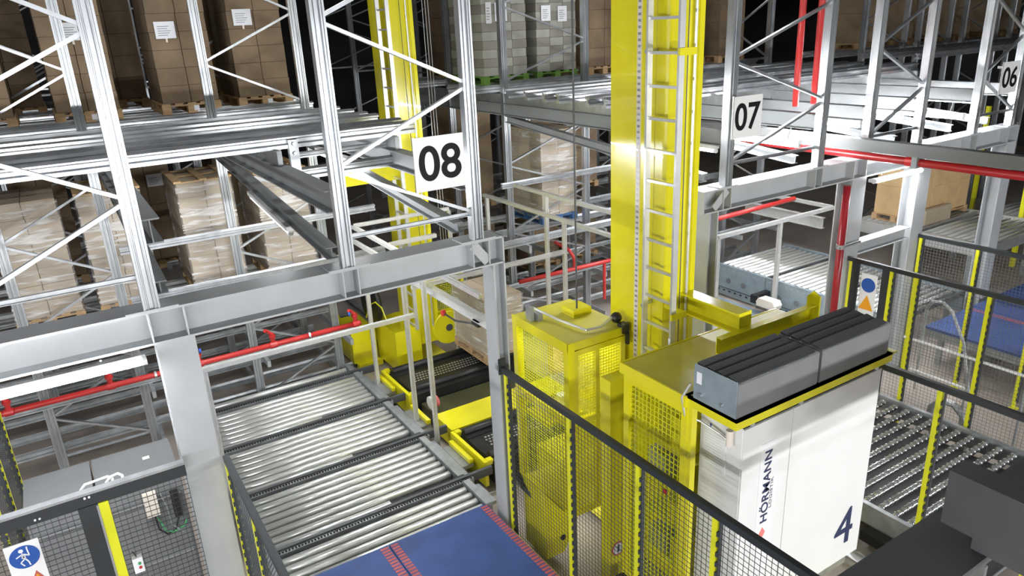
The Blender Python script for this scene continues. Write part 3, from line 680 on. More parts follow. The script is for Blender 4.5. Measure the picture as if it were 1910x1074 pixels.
put_text('lettering', 'H\u00d6RMANN', (4.375, 3.290, 2.01), 0.70, 0.105, NAVY, dl, (0, 0, 1), (-1, 0, 0), 0.012, 1.05)
put_text('small_lettering', 'LOGISTIK', (4.452, 3.290, 1.93), 0.30, 0.032, INKB, dl, (0, 0, 1), (-1, 0, 0), 0.0, 1.1)
M().poly([(4.34, 3.292, 1.55), (4.38, 3.292, 1.49), (4.42, 3.292, 1.55), (4.38, 3.292, 1.61)], (0, -0.002, 0)).build('logo_mark', PINK, dl)
put_text('number', '4', (5.59, 3.290, 1.06), 0.27, 0.40, NAVY, dr, bold=0.0)
g = M(); g.box((4.064, 3.46, 2.15), (4.07, 3.70, 2.55)); 
for i in range(14): g.box((4.060, 3.48, 2.17+i*0.026), (4.064, 3.68, 2.17+i*0.026+0.012))
g.build('vent_grille', WHITE, ec)
M().cyl((4.03, 3.40, 2.48), (4.03, 3.40, 2.62), 0.03, 14).build('cable_gland', CREAM, ec)
M().box((4.062, 3.62, 2.52), (4.066, 3.635, 2.56)).build('blue_badge', BLUEV, ec)
M().tube([(3.93, 3.74, 2.92), (3.90, 3.80, 2.78), (3.92, 3.78, 2.62), (4.0, 3.68, 2.58), (4.03, 3.5, 2.54), (4.03, 3.42, 2.52)], 0.010, 8).build('conduit', ALU, ec)
for n, (a, b) in enumerate(((3.93, 4.885), (4.92, 5.86))):
    t = thing('air_conditioner', ((a+b)/2, 3.5, 2.80), ('flat grey cooling unit on the white cabinet, with end plate and sticker', 'flat grey cooling unit on the white cabinet, far half')[n], 'air conditioner', 'cooling units on the white cabinet')
    M().box((a, 3.27, 2.81), (b, 3.70, 3.10)).build('housing', SLATE, t)
    g = M()
    for i in range(4):
        y = 3.29+i*0.105; g.poly([(a+0.02, y, 3.10), (a+0.02, y+0.09, 3.10), (a+0.02, y+0.09, 3.125), (a+0.02, y+0.03, 3.112)], (b-a-0.04, 0, 0))
    g.build('louvre', PAINTD, t)
    M().box((a, 3.266, 2.82), (b, 3.27, 3.095)).build('front_panel', mat('cooler_front', (0.21, 0.215, 0.22), 0.4, 0.25, 0.06, 5), t)
    if n == 0:
        e = M().box((a-0.006, 3.27, 2.815), (a, 3.70, 3.12)).build('end_plate', PLATE, t)
        M().box((a-0.009, 3.62, 2.96), (a-0.006, 3.67, 3.06)).build('sticker', PAPER, e)
        g = M(); g.cyl((a-0.03, 3.40, 2.88), (a-0.006, 3.40, 2.88), 0.012, 8); g.cyl((a-0.03, 3.62, 2.87), (a-0.006, 3.62, 2.87), 0.018, 8); g.build('connector', GALV, e)

# second crane further back
c2 = thing('stacker_crane', (4.9, 11.2, 0), 'second yellow stacker crane further back, behind the 08 frame', 'crane')
mast(c2, 4.72, 5.10, 10.85, 11.65, 0.5, 8.0)
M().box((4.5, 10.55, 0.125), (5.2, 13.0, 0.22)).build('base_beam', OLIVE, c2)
M().box((3.62, 10.95, 3.42), (4.70, 11.05, 3.72)).build('lift_carriage', YEL, c2)
M().box((4.25, 10.80, 0.12), (4.72, 11.7, 0.86)).build('drive_housing', YEL, c2)
M().box((3.75, 11.6, 0.12), (4.2, 12.6, 0.72)).build('drive_housing', YEL, c2)
M().box((3.80, 11.5, 0.02), (4.25, 11.62, 0.12)).build('yellow_bar', YEL, c2)
M().cyl((5.28, 10.80, 0.70), (5.28, 10.92, 0.70), 0.30, 28).build('wheel_guard', YEL, c2, True)
g = M(); g.cyl((5.28, 10.79, 0.70), (5.28, 10.80, 0.70), 0.065, 16); g.build('vent_hole', PAINTD, c2)
gp, gw = M(), M(); mesh_frame(gp, gw, (5.12, 10.95, 0), (1, 0, 0), 0.55, 0.95, 1.75, 0.05, 0.035, 0.003); gp.build('cage_frame', YEL, c2); gw.build('cage_mesh', YELF, c2)
M().cyl((4.2, 11.75, 1.15), (4.28, 11.75, 1.15), 0.42, 26).build('cable_drum', BLACK, c2, True)
M().tube([(4.1, 11.70, 0.9), (4.12, 11.5, 1.2), (4.15, 11.3, 1.3), (4.18, 11.1, 1.25), (4.2, 10.95, 1.0)], 0.012, 6).build('yellow_cable', YELF, c2)
ladder(4.59, 10.62, 10.98, 0.9, 7.4, 'silver ladder on the second yellow mast behind the 08 frame', 5.7-0.28*17)
for n, (x, y) in enumerate(((5.35, 11.0), (5.45, 11.1), (5.55, 11.2))):
    o = M().cyl((x, y, 1.8), (x, y, 8), 0.006, 6).build('hoist_rope', GALVD); tag(o, 'thin steel hoist rope right of the second mast, %s from the left' % ORD[n], 'rope', 'hoist ropes of the second crane')
o = M().cyl((4.46, 5.95, 2.76), (4.46, 5.95, 8), 0.010, 8).build('hoist_cable', PAINTD); tag(o, 'dark vertical cable rising from the yellow operator cabin', 'cable')
# floor rails of the aisle
for x in (4.9,):
    o = M().ibeam((x, -2, 0.06), (x, 26, 0.06), 0.12, 0.10, 0.02, 0.03).build('floor_rail', GALVD); tag(o, 'steel floor rail under the yellow cranes', 'rail')

# ================================================================== mesh fences
def fence(p, u, L, posts, label, z1=2.30, z0=0.18, rail=(0.05, 0.06), pitch=0.047, side=1, wire_r=0.0017, wm=None, mesh=True):
    """post-and-rail fence from p along unit u; posts = distances of the yellow posts"""
    p, u = Vector(p), Vector(u); nn = Vector((u.y, -u.x, 0))*side
    t = thing('mesh_fence', tuple(p+u*(L/2)), label, 'fence')
    M().bar((p.x, p.y, z1), (p.x+u.x*L, p.y+u.y*L, z1), rail[0], rail[1]).build('top_rail', ANTH, t)
    for d in posts:
        q = p+u*d
        po = M().bar((q.x, q.y, 0.02), (q.x, q.y, z1-0.03), 0.045, 0.05, nn).build('post', YELF, t)
        M().box((q.x-0.07, q.y-0.05, 0.0), (q.x+0.07, q.y+0.05, 0.02)).build('foot_plate', YELF, po)
        g = M(); k = int((z1-0.2)/0.09)
        for i in range(k): g.bar((q.x+u.x*0.032, q.y+u.y*0.032, 0.15+i*0.09), (q.x+u.x*0.032, q.y+u.y*0.032, 0.19+i*0.09), 0.012, 0.052, nn)
        g.bar((q.x+u.x*0.045, q.y+u.y*0.045, 0.12), (q.x+u.x*0.045, q.y+u.y*0.045, z1-0.04), 0.012, 0.03, nn)
        g.build('clip_strip', WIRE, po)
    ps = sorted(posts)
    for a, b in zip(ps[:-1], ps[1:]):
        g = M(); g.wires(p+u*(a+0.03)+Vector((0, 0, z0)), u, (0, 0, 1), b-a-0.06, z1-z0-0.04, pitch, wire_r)
        if mesh: g.build('mesh_panel', wm or WIRE, t)
    return t
f = fence((3.50, 5.98, 0), (0, -1, 0), 4.4, (0.08, 1.18, 2.13, 2.96, 3.9), 'black mesh fence with yellow posts in front of the yellow crane')
M().box((3.46, 5.985, 2.24), (3.54, 6.0, 2.42)).build('wall_plate', ANTH, f)
o = M().bar((3.435, 5.9, 0.33), (3.435, 2.6, 0.33), 0.05, 0.05).build('kick_rail', YEL); tag(o, 'yellow kick rail along the right edge of the blue mats', 'rail')
fence((0.70, 5.98, 0), (0, -1, 0), 3.2, (0.05, 0.95, 2.0, 3.0), 'black mesh fence seen end on, beside the wide left column')
f = fence((9.40, 5.98, 0), (0, -1, 0), 3.9, (0.05, 0.66, 1.01, 1.93, 2.9), 'mesh fence with yellow posts right of the cooling units', wire_r=0.0016, wm=WIREL)
fence((11.20, 6.0, 0), (0, -1, 0), 3.2, (0.05, 0.90, 1.75, 2.7), 'mesh fence with yellow posts in front of the far right column', wire_r=0.0016, wm=WIREL)
fence((6.60, 4.35, 0), (0, -1, 0), 2.6, (0.25, 1.24, 2.2), 'post and rail fence with tall yellow post in front of the ringed rollers', mesh=False)
# gate signs on the right fence
t = thing('gate_sign', (9.37, 5.62, 1.55), 'white gate sign with blue disc and orange triangle on the right fence', 'sign')
M().box((9.365, 5.50, 1.55), (9.372, 5.74, 2.15)).build('sign_plate', WHITES, t)
M().cyl((9.36, 5.62, 1.99), (9.365, 5.62, 1.99), 0.105, 24).build('blue_disc', SIGNB, t)
M().poly([(9.36, 5.51, 1.62), (9.36, 5.73, 1.62), (9.36, 5.62, 1.84)], (0.005, 0, 0)).build('orange_triangle', SIGNO, t)
M().box((9.39, 5.36, 0.2), (9.41, 5.90, 1.15)).build('kick_panel', ANTH, f)
M().box((9.38, 5.50, 0.75), (9.39, 5.70, 1.02)).build('yellow_sign', YELF, f)
for y in (5.86, 5.40): M().box((9.375, y-0.05, 0.2), (9.425, y+0.05, 2.27)).build('gate_stile', ANTH, f)

# left gate between picture edge and the wide column
gt = thing('mesh_gate', (-0.6, 5.9, 0), 'black mesh gate with yellow post at the lower left', 'gate')
M().box((-3.2, 5.87, 2.32), (0.37, 5.93, 2.43)).build('top_rail', ANTH, gt)
M().box((-3.2, 5.865, 2.425), (0.37, 5.935, 2.445)).build('rail_cap', GALV, gt)
M().box((-0.425, 5.86, 0.1), (-0.285, 5.94, 2.33)).build('stile', ANTH, gt)
po = M().box((-0.285, 5.855, 0.0), (-0.215, 5.915, 2.33)).build('post', YELF, gt)
M().box((-0.30, 5.85, 0.0), (-0.285, 5.92, 2.32)).build('edge_strip', GALV, po)
g = M(); g.wires((-1.9, 5.9, 0.2), (1, 0, 0), (0, 0, 1), 1.475, 2.12, 0.046, 0.0022); g.build('mesh_panel', WIRE, gt)
g = M(); g.wires((-0.215, 5.9, 0.2), (1, 0, 0), (0, 0, 1), 0.58, 2.12, 0.046, 0.0022); g.build('mesh_panel', WIRE, gt)
g = M()
for x in (-0.36, -0.33): g.cyl((x, 5.86, 2.41), (x, 5.85, 2.41), 0.008, 8)
for x in (-0.70, -0.67): g.cyl((x, 5.865, 2.36), (x, 5.855, 2.36), 0.008, 8)
g.build('screws', PAPER, gt)
sg = thing('safety_sign', (-0.83, 5.88, 1.6), 'white safety sign with blue harness disc and orange triangle on the left gate', 'sign')
M().box((-0.945, 5.878, 1.55), (-0.72, 5.884, 2.20)).build('sign_plate', WHITES, sg)
d = M().cyl((-0.832, 5.874, 2.075), (-0.832, 5.878, 2.075), 0.098, 30).build('blue_disc', SIGNB, sg)
g = M(); yy = 5.871
g.cyl((-0.845, yy, 2.135), (-0.845, yy+0.003, 2.135), 0.016, 14)
for a, b in (((-0.842, 2.115), (-0.835, 2.06)), ((-0.842, 2.105), (-0.885, 2.085)), ((-0.835, 2.105), (-0.80, 2.08)), ((-0.80, 2.08), (-0.805, 2.14)), ((-0.835, 2.06), (-0.865, 2.035)), ((-0.865, 2.035), (-0.845, 2.00)), ((-0.83, 2.06), (-0.815, 2.03)), ((-0.815, 2.03), (-0.81, 1.995)), ((-0.805, 2.14), (-0.802, 2.16)), ((-0.85, 2.09), (-0.825, 2.07)), ((-0.825, 2.09), (-0.85, 2.07))):
    g.bar((a[0], yy+0.0015, a[1]), (b[0], yy+0.0015, b[1]), 0.009, 0.003, (0, -1, 0))
g.build('harness_figure', PAPER, d)
tr = M().poly([(-0.865, 5.878, 1.78), (-0.715, 5.878, 1.78), (-0.79, 5.878, 1.93)], (0, -0.003, 0)).build('triangle_border', REDD, sg)
M().poly([(-0.845, 5.875, 1.792), (-0.735, 5.875, 1.792), (-0.79, 5.875, 1.902)], (0, -0.003, 0)).build('orange_triangle', SIGNO, tr)
g = M(); g.ball((-0.79, 5.871, 1.872), 0.008, 8)
for a, b in (((-0.79, 1.862), (-0.79, 1.83)), ((-0.81, 1.85), (-0.77, 1.855)), ((-0.79, 1.83), (-0.805, 1.80)), ((-0.79, 1.83), (-0.775, 1.80))): g.bar((a[0], 5.871, a[1]), (b[0], 5.871, b[1]), 0.007, 0.002, (0, -1, 0))
g.build('falling_figure', BLACK, tr)
t = thing('push_button_box', (-0.12, 5.88, 1.62), 'pale push button box with green and red buttons on the left gate mesh', 'switch box')
M().box((-0.165, 5.84, 1.60), (-0.09, 5.89, 1.74)).build('housing', PAPER, t)
M().cyl((-0.117, 5.83, 1.69), (-0.117, 5.84, 1.69), 0.012, 12).build('green_button', GREENC, t); M().cyl((-0.117, 5.83, 1.65), (-0.117, 5.84, 1.65), 0.012, 12).build('red_button', RED, t)
M().tube([(-0.13, 5.87, 1.74), (-0.135, 5.86, 1.77), (-0.15, 5.88, 1.79)], 0.006, 6).build('cable', BLACK, t)

# grey control cabinets behind the left gate
for n, (a, b, lab) in enumerate(((-0.86, -0.33, 'grey control cabinet behind the left gate, half beside the sign'), (-0.31, 0.36, 'grey control cabinet behind the left gate, half beside the wide column'))):
    t = thing('control_cabinet', ((a+b)/2, 6.95, 0), lab, 'cabinet', 'grey cabinets behind the left gate')
    M().box((a, 6.62, 0.08), (b, 7.25, 2.0)).build('body', mat('cabinet_grey', (0.19, 0.195, 0.20), 0.4, 0.0, 0.04, 3), t)
    M().box((a+0.02, 6.60, 0.1), (b-0.02, 6.62, 1.72)).build('door', mat('cabinet_grey', (0.34, 0.35, 0.36)), t)
    for z in (1.1, 1.75): M().box((a+0.03, 6.592, z), (b-0.03, 6.60, z+0.02)).build('seam_strip', GALV, t)
    M().box((a+0.02, 6.65, 0.0), (b-0.02, 7.2, 0.08)).build('plinth', PAINTD, t)
    if n == 1: M().box((0.10, 6.95, 2.0), (0.16, 7.0, 2.004)).build('sticker', PAPER, t)
for n, (x, l) in enumerate(((-0.30, 0.26), (-0.16, 0.14))):
    o = M().tube([(x-l/2, 6.66, 2.0), (x-l/2+0.01, 6.66, 2.05), (x-l/2+0.05, 6.66, 2.09), (x+l/2-0.03, 6.66, 2.10), (x+l/2, 6.66, 2.07), (x+l/2, 6.66, 2.0)], 0.012, 8).build('bow_handle', WHITES, None, True)
    tag(o, ('long white bow handle on top of the grey cabinets', 'short white bow handle on top of the grey cabinets')[n], 'handle')
# junction box and cables by the wide column
t = thing('junction_box', (0.22, 6.5, 1.55), 'pale junction box with loose cables behind the left gate mesh', 'box')
M().box((0.02, 6.55, 1.62), (0.13, 6.60, 1.86)).build('housing', CREAM, t)
M().box((0.24, 6.52, 1.55), (0.31, 6.6, 1.80)).build('connector_block', BLACK, t)
M().tube([(0.08, 6.56, 1.62), (0.09, 6.54, 1.48), (0.15, 6.54, 1.40), (0.22, 6.54, 1.42), (0.27, 6.54, 1.55)], 0.008, 6).build('cable', BLACK, t)
M().tube([(0.10, 6.55, 1.60), (0.14, 6.53, 1.45), (0.20, 6.53, 1.41), (0.30, 6.53, 1.44), (0.33, 6.53, 1.5)], 0.007, 6).build('green_cable', GREENC, t)
M().tube([(0.16, 6.55, 1.85), (0.19, 6.52, 1.7), (0.20, 6.52, 1.5), (0.28, 6.52, 1.38)], 0.006, 6).build('cable', GALV, t)
f = fence((-1.02, 8.4, 0), (0, -1, 0), 1.9, (0.1, 1.0, 1.8), 'mesh fence with yellow post at the left picture edge behind the gate')

# ================================================================== sprinkler pipes
def pipe(name, pts, r, label, m=RED): 
    return tag(M().tube(pts, r, 12).build(name, m, None, True), label, 'pipe')
pl = thing('sprinkler_pipe', (0.3, 10.34, 1.36), 'long red sprinkler pipe in front of the dark racks, left of the cranes', 'pipe')
M().cyl((-3, 10.34, 1.40), (3.52, 10.34, 1.40), 0.04, 14).build('pipe_run', RED, pl, True)
for x in (-1.15, 0.0, 1.12, 2.16, 3.44):
    g = M(); g.cyl((x, 10.34, 1.40), (x, 10.34, 1.58), 0.032, 10); g.cyl((x-0.05, 10.34, 1.40), (x+0.05, 10.34, 1.40), 0.052, 12); g.cyl((x, 10.34, 1.52), (x, 10.34, 1.55), 0.05, 12)
    g.tube([(x, 10.34, 1.56), (x-0.06, 10.34, 1.63), (x-0.10, 10.30, 1.66)], 0.026, 8); g.build('branch_tee', RED, pl)
for x in (1.02, 3.2): 
    g = M(); g.cyl((x, 10.3, 1.6), (x+0.12, 10.3, 1.6), 0.03, 8); g.build('valve', BLACK, pl)
    M().cyl((x+0.12, 10.3, 1.6), (x+0.15, 10.3, 1.6), 0.035, 10).build('valve_wheel', BLUEV, pl)
for x in (0.55, 2.7): M().cyl((x-0.015, 10.34, 1.40), (x+0.015, 10.34, 1.40), 0.055, 12).build('pipe_clamp', GALV, pl)
pr = thing('sprinkler_pipe', (7.7, 10.34, 1.36), 'red sprinkler pipe right of the crane aisle, ending left of the yellow mast', 'pipe')
M().cyl((6.50, 10.34, 1.40), (9.4, 10.34, 1.36), 0.04, 14).build('pipe_run', RED, pr, True)
g = M(); g.cyl((7.72, 10.34, 1.38), (7.72, 10.34, 1.60), 0.04, 10); g.tube([(7.72, 10.34, 1.58), (7.72, 10.5, 1.70), (7.72, 10.8, 1.74), (7.72, 10.95, 1.76)], 0.032, 8); g.build('branch_tee', RED, pr)
M().cyl((8.42, 10.34, 1.36), (8.42, 10.34, 0.62), 0.03, 10).build('drop_pipe', RED, pr)
M().cyl((8.66, 10.34, 1.36), (8.66, 10.34, 4.35), 0.045, 12).build('riser', RED, pr)
pipe('riser_pipe', [(8.98, 6.8, 4.43), (8.95, 6.8, 8.0)], 0.045, 'red vertical riser pipe behind the 07 sign, left of the pair')
pipe('riser_pipe', [(9.38, 6.8, 4.43), (9.35, 6.8, 8.0)], 0.045, 'red vertical riser pipe behind the 07 sign, right of the pair')
pv = thing('riser_pipe', (9.08, 5.93, 0), 'dark red vertical pipe beside the grey column under the 07 girder', 'pipe')
M().cyl((9.08, 5.93, 0.4), (9.08, 5.93, 3.42), 0.05, 14).build('pipe_run', mat('dark_red_pipe', (0.30, 0.014, 0.022), 0.3), pv, True)
M().bar((8.98, 5.9, 2.55), (9.6, 5.97, 2.52), 0.03, 0.03).build('pipe_bracket', GALV, pv); M().cyl((9.08, 5.93, 2.52), (9.08, 5.93, 2.58), 0.065, 12).build('pipe_clamp', GALV, pv)
gb = tag(M().box((9.13, 1.6, 3.895), (9.27, 9.5, 4.05)).build('cable_duct', mat('duct_grey', (0.10, 0.103, 0.10), 0.5), None), 'grey duct crossing over the 07 girder toward the right edge', 'duct')
rp = thing('sprinkler_pipe', (9.2, 5, 3.77), 'dark red pipe hanging under the grey duct at right', 'pipe')
M().cyl((9.2, 1.6, 3.825), (9.2, 9.3, 3.825), 0.052, 14).build('pipe_run', mat('dark_red_pipe2', (0.30, 0.012, 0.014), 0.35), rp, True)
M().box((9.12, 5.05, 3.76), (9.28, 5.12, 3.90)).build('pipe_clamp', SLATE, rp); M().cyl((9.2, 5.12, 3.825), (9.2, 5.22, 3.825), 0.066, 12).build('coupling', RED, rp)
pipe('sprinkler_pipe', [(9.7, 9.3, 2.07), (12.5, 9.3, 2.12)], 0.045, 'bright red pipe behind the aluminium frame right of the mast')
pipe('sprinkler_pipe', [(13.39, 7.5, 3.5), (13.39, 7.5, 4.6)], 0.06, 'red vertical pipe behind the far right rack frame')

# ================================================================== lamps with tubes
luminaire((-1.75, 5.96, 3.36), (0.28, 5.96, 3.36), 'bright fluorescent tube under the left girder at the picture edge', side=(0, 1, 0), r=0.03, hang=3.45, bw=0.04)
luminaire((1.93, 7.50, 3.75), (1.93, 9.06, 3.88), 'sloping fluorescent tube under the knee brace in front of the wrapped pallets', side=(0, -0.09, 1))
luminaire((3.17, 8.8, 4.12), (3.17, 10.2, 4.12), 'fluorescent tube under the left deck, next to the right post of the left frame', hang=4.22, hx=0.07)
luminaire((6.785, 6.20, 4.145), (6.785, 7.70, 4.145), 'fluorescent tube between the wide yellow mast and the aisle sign')
luminaire((8.415, 6.25, 4.0), (8.415, 7.6, 4.0), 'fluorescent tube seen below the middle aisle sign', hang=4.22, hx=0.06)
luminaire((9.58, 6.15, 4.145), (9.58, 7.65, 4.145), 'fluorescent tube behind the left post of the middle right frame')
luminaire((10.72, 7.2, 4.0), (10.72, 8.7, 4.0), 'fluorescent tube behind the right post of the middle right frame', hang=4.22, hx=0.06)
luminaire((12.27, 6.15, 3.98), (12.27, 7.65, 3.98), 'long fluorescent tube left of the last aisle sign', hang=4.22, hx=0.06)
luminaire((13.42, 6.5, 4.1), (13.42, 8.0, 4.1), 'fluorescent tube just below the last aisle sign at the right edge', hang=4.22, hx=0.06)
luminaire((13.42, 8.7, 4.1), (13.42, 10.2, 4.1), 'added fluorescent fill tube deep under the rightmost rack frame', hang=4.22, hx=0.06)  # fill tube added to brighten the dark interior at right
luminaire((10.72, 9.3, 4.0), (10.72, 10.8, 4.0), 'added fluorescent fill tube deep above the right hand conveyors', hang=4.22, hx=0.06)  # added fill for the dim conveyors below
def fill_panel(x, y, z, w, l, e, label, grp=None, par=None, rot=0):  # panel with an area light, used only for added fill
    t = thing('fill_panel_lamp', (x, y, z), label, 'lamp', grp)
    M().box((x-w/2, y-l/2, z), (x+w/2, y+l/2, z+0.03)).build('housing', LAMPB, t)
    L = bpy.data.lights.new('fill_panel_light', 'AREA'); L.shape = 'RECTANGLE'; L.size = w*0.9; L.size_y = l*0.9; L.energy = e; L.color = (0.97, 0.98, 1.0)
    lo = bpy.data.objects.new('fill_panel_light', L); COL.objects.link(lo); lo.parent = t; lo.location = (0, 0, -0.01)
for n, x in enumerate((-0.2, 2.65, 7.7, 10.2)):
    fill_panel(x, 8.9, 7.35, 1.1, 0.12, 38, 'added fill panel under the next storage level, %s from the left' % ORD[n], 'added fill panels under the next storage level')  # unseen panels added to brighten the deck rails from above
fill_panel(4.30, 5.90, 2.622, 0.3, 0.5, 7, 'added white fill panel under the roof of the operator cabin')  # added to brighten the cabin interior
fill_panel(4.30, 5.90, 0.528, 0.3, 0.5, 3.5, 'added white fill panel under the floor of the operator cabin')  # added to lighten the shadowed floor beneath the cabin
luminaire((9.70, 5.94, 3.38), (10.90, 5.94, 3.38), 'fluorescent tube between the two white columns at right', side=(0, 1, 0), r=0.03, hang=3.45, bw=0.04)

# ================================================================== aisle signs
def aisle_sign(x0, x1, txt, label, y=5.90):
    t = thing('aisle_sign', ((x0+x1)/2, y, 4.32), label, 'sign')
    M().box((x0, y, 4.32), (x1, y+0.006, 4.80)).build('sign_plate', WHITES, t)
    M().box((x0-0.01, y-0.004, 4.315), (x0+0.006, y+0.01, 4.805)).build('edge_profile', ALU, t)
    put_text('number', txt, ((x0+x1)/2, y-0.002, 4.565), (x1-x0)*0.86, 0.315, INK, t, bold=0.016)
    for x in (x0+0.1, x1-0.05): M().box((x-0.02, y+0.006, 4.7), (x+0.02, y+0.12, 4.74)).build('bracket', GALV, t)
aisle_sign(2.68, 3.17, '08', 'white square aisle sign reading 08 on the left rack frame')
aisle_sign(6.70, 7.19, '07', 'white square aisle sign reading 07 on the right rack frame')
aisle_sign(12.70, 13.22, '06', 'white square aisle sign reading 06 at the right picture edge')

# ================================================================== right hand conveyors
# ringed rollers close to the viewer
t = thing('ringed_roller_conveyor', (8.1, 4.0, 0), 'conveyor of ringed steel rollers right of the white cabinet', 'roller conveyor')
RD = mat('dull_roller', (0.62, 0.63, 0.63), 0.25, 0.85, 0.12, 4)
rollers(t, 6.95, 9.25, [5.25-0.17*i for i in range(16)], ZC, 0.034, RD, rings=True)
M().box((7.0, 2.6, 0.14), (9.25, 5.3, 0.16)).build('roller_shade_sheet', PAINTD, t)  # dark sheet standing in for shade below the ringed rollers
M().box((6.86, 2.55, 0.22), (6.92, 5.4, ZC+0.02)).build('side_frame', GALVD, t); M().box((9.28, 2.55, 0.22), (9.34, 5.4, ZC+0.02)).build('side_frame', GALVD, t)
g = M(); g.box((7.0, 2.6, 0.10), (9.25, 5.3, 0.14)); g.build('drip_tray', GALVD, t)
for x in (6.88, 9.3):
    for y in (2.7, 4.0, 5.3): M().box((x-0.03, y-0.03, 0), (x+0.03, y+0.03, 0.22)).build('leg', GALVD, t)
M().box((6.80, 2.9, 0.02), (6.86, 3.7, 0.10)).build('drive_box', BLACK, t)
g = M(); g.box((6.70, 3.2, 0.10), (6.84, 3.75, 0.22)); g.build('drive_motor', BLACK, t)
t = thing('cable_tray', (6.45, 3.3, 0), 'low grey cable tray beside the ringed roller conveyor', 'tray')
M().box((6.36, 2.4, 0.0), (6.52, 3.9, 0.06)).build('tray_body', ALU, t); M().box((6.36, 2.4, 0.06), (6.375, 3.9, 0.09)).build('tray_edge', GALVD, t); M().box((6.505, 2.4, 0.06), (6.52, 3.9, 0.09)).build('tray_edge', GALVD, t)
# conveyor modules beyond the crane aisle
ZR = 0.70
for n, (ya, yb) in enumerate(((10.35, 9.06), (9.05, 7.71), (7.70, 6.32))):
    t = thing('roller_conveyor', (12.6, (ya+yb)/2, 0), ('roller conveyor with blue grey side plate, farthest module right of the mast', 'roller conveyor with blue grey side plate, middle module right of the mast', 'roller conveyor module ending at the right blue mat')[n], 'roller conveyor', 'roller conveyor modules right of the mast')
    rollers(t, 11.62, 13.6, [ya-0.08-0.137*i for i in range(9)], ZR, 0.048)
    M().box((11.50, yb, 0.05), (11.56, ya, ZR+0.01)).build('side_plate', PLATE, t); M().box((13.64, yb, 0.3), (13.70, ya, ZR+0.01)).build('side_plate', PLATE, t)
    M().box((11.56, yb+0.0, ZR-0.09), (13.64, yb+0.05, ZR-0.005)).build('chain_guard', PAINTD, t)
    for i in range(9): M().cyl((11.495, ya-0.1-i*0.13, ZR-0.06), (11.50, ya-0.1-i*0.13, ZR-0.06), 0.014, 8).build('bolt_head', GALV, t)
    if n < 2:
        g = M()
        for i in range(8): g.box((11.495, ya-0.12-i*0.15, 0.14), (11.50, ya-0.07-i*0.15, 0.17))
        g.box((11.494, yb+0.05, 0.205), (11.50, ya-0.03, 0.215)); g.build('slots', BLACK, t)
        M().cyl((11.49, ya-0.35, 0.38), (11.50, ya-0.35, 0.38), 0.06, 16).build('cover_disc', SLATE, t); M().cyl((11.49, ya-0.75, 0.38), (11.50, ya-0.75, 0.38), 0.06, 16).build('cover_disc', SLATE, t)
    for x in (11.55, 13.6): M().box((x-0.03, yb+0.2, 0), (x+0.03, yb+0.28, 0.3)).build('leg', GALVD, t)
t = thing('gear_motor', (11.3, 8.75, 0.2), 'cream gear motor on the blue grey conveyor side plate', 'motor')
g = M(); g.poly([(11.02, 8.45, 0.30), (11.02, 8.85, 0.30), (11.02, 8.87, 0.38), (11.02, 8.82, 0.46), (11.02, 8.48, 0.46), (11.02, 8.43, 0.38)], (0.22, 0, 0)); g.build('motor_body', CREAM, t)
g = M(); g.cyl((11.13, 8.87, 0.38), (11.13, 9.0, 0.38), 0.07, 12); g.box((11.06, 8.92, 0.30), (11.5, 9.04, 0.46)); g.build('gearbox', BLACK, t)
M().box((11.1, 8.55, 0.10), (11.2, 8.65, 0.30)).build('foot', GALV, t)
o = M().box((10.3, 7.8, 0.0), (11.22, 10.4, 0.10)).build('steel_step', PLATE); tag(o, 'blue grey steel floor plate beside the conveyor side plate', 'plate')
t = mat_plate(11.62, 13.05, 3.2, 5.9, ZR-0.02, 'dark blue rubber mat behind the right fences, near half', ((12.86, 12.97),))
mat_plate(13.07, 15.6, 3.2, 5.9, ZR-0.02, 'dark blue rubber mat behind the right fences, far half', ((15.45, 15.58),))
t = thing('mat_support', (13.5, 4.7, 0), 'grey frame carrying the right blue mats', 'frame')
M().box((11.64, 3.22, 0.5), (15.58, 5.88, 0.64)).build('support_tray', GALVD, t)
for x in (11.8, 15.4):
    for y in (3.4, 5.7): M().box((x-0.04, y-0.04, 0), (x+0.04, y+0.04, 0.5)).build('leg', GALVD, t)
# raised conveyor with the golden carton pallet, far right
for n, (ya, yb) in enumerate(((9.6, 8.15), (8.1, 6.65))):
    t = thing('roller_conveyor', (16.3, (ya+yb)/2, 0), ('raised roller conveyor carrying the golden carton pallet', 'raised empty roller conveyor in front of the golden carton pallet')[n], 'roller conveyor')
    rollers(t, 15.1, 17.5, [ya-0.08-0.15*i for i in range(9)], 1.2, 0.045)
    M().box((15.0, yb, 0.95), (15.06, ya, 1.22)).build('side_plate', ALU, t); M().box((17.54, yb, 0.95), (17.6, ya, 1.22)).build('side_plate', ALU, t)
    M().box((15.06, yb, 1.0), (17.54, yb+0.05, 1.21)).build('end_beam', GALVD, t)
    for x in (15.1, 17.5): M().box((x-0.04, yb+0.3, 0), (x+0.04, yb+0.4, 0.95)).build('leg', GALVD, t)
for n, (xa, xb) in enumerate(((18.2, 20.6),)):
    t = thing('roller_conveyor', (19.4, 7.2, 0), 'raised roller conveyor at the right picture edge behind the yellow posts', 'roller conveyor')
    rollers(t, xa, xb, [8.4-0.15*i for i in range(18)], 1.0, 0.045)
    M().box((xa-0.1, 5.7, 0.75), (xa-0.04, 8.5, 1.02)).build('side_plate', ALU, t); M().box((xb+0.04, 5.7, 0.75), (xb+0.1, 8.5, 1.02)).build('side_plate', ALU, t)
    for x in (xa, xb):
        for y in (5.9, 8.2): M().box((x-0.04, y-0.04, 0), (x+0.04, y+0.04, 0.75)).build('leg', GALVD, t)
load(15.35, 17.45, 8.35, 9.35, 1.205, 2.62, 4, 1, 2, CARD4, 'tall golden carton pallet on the raised conveyor at right', None, False, False, None, 0.008)
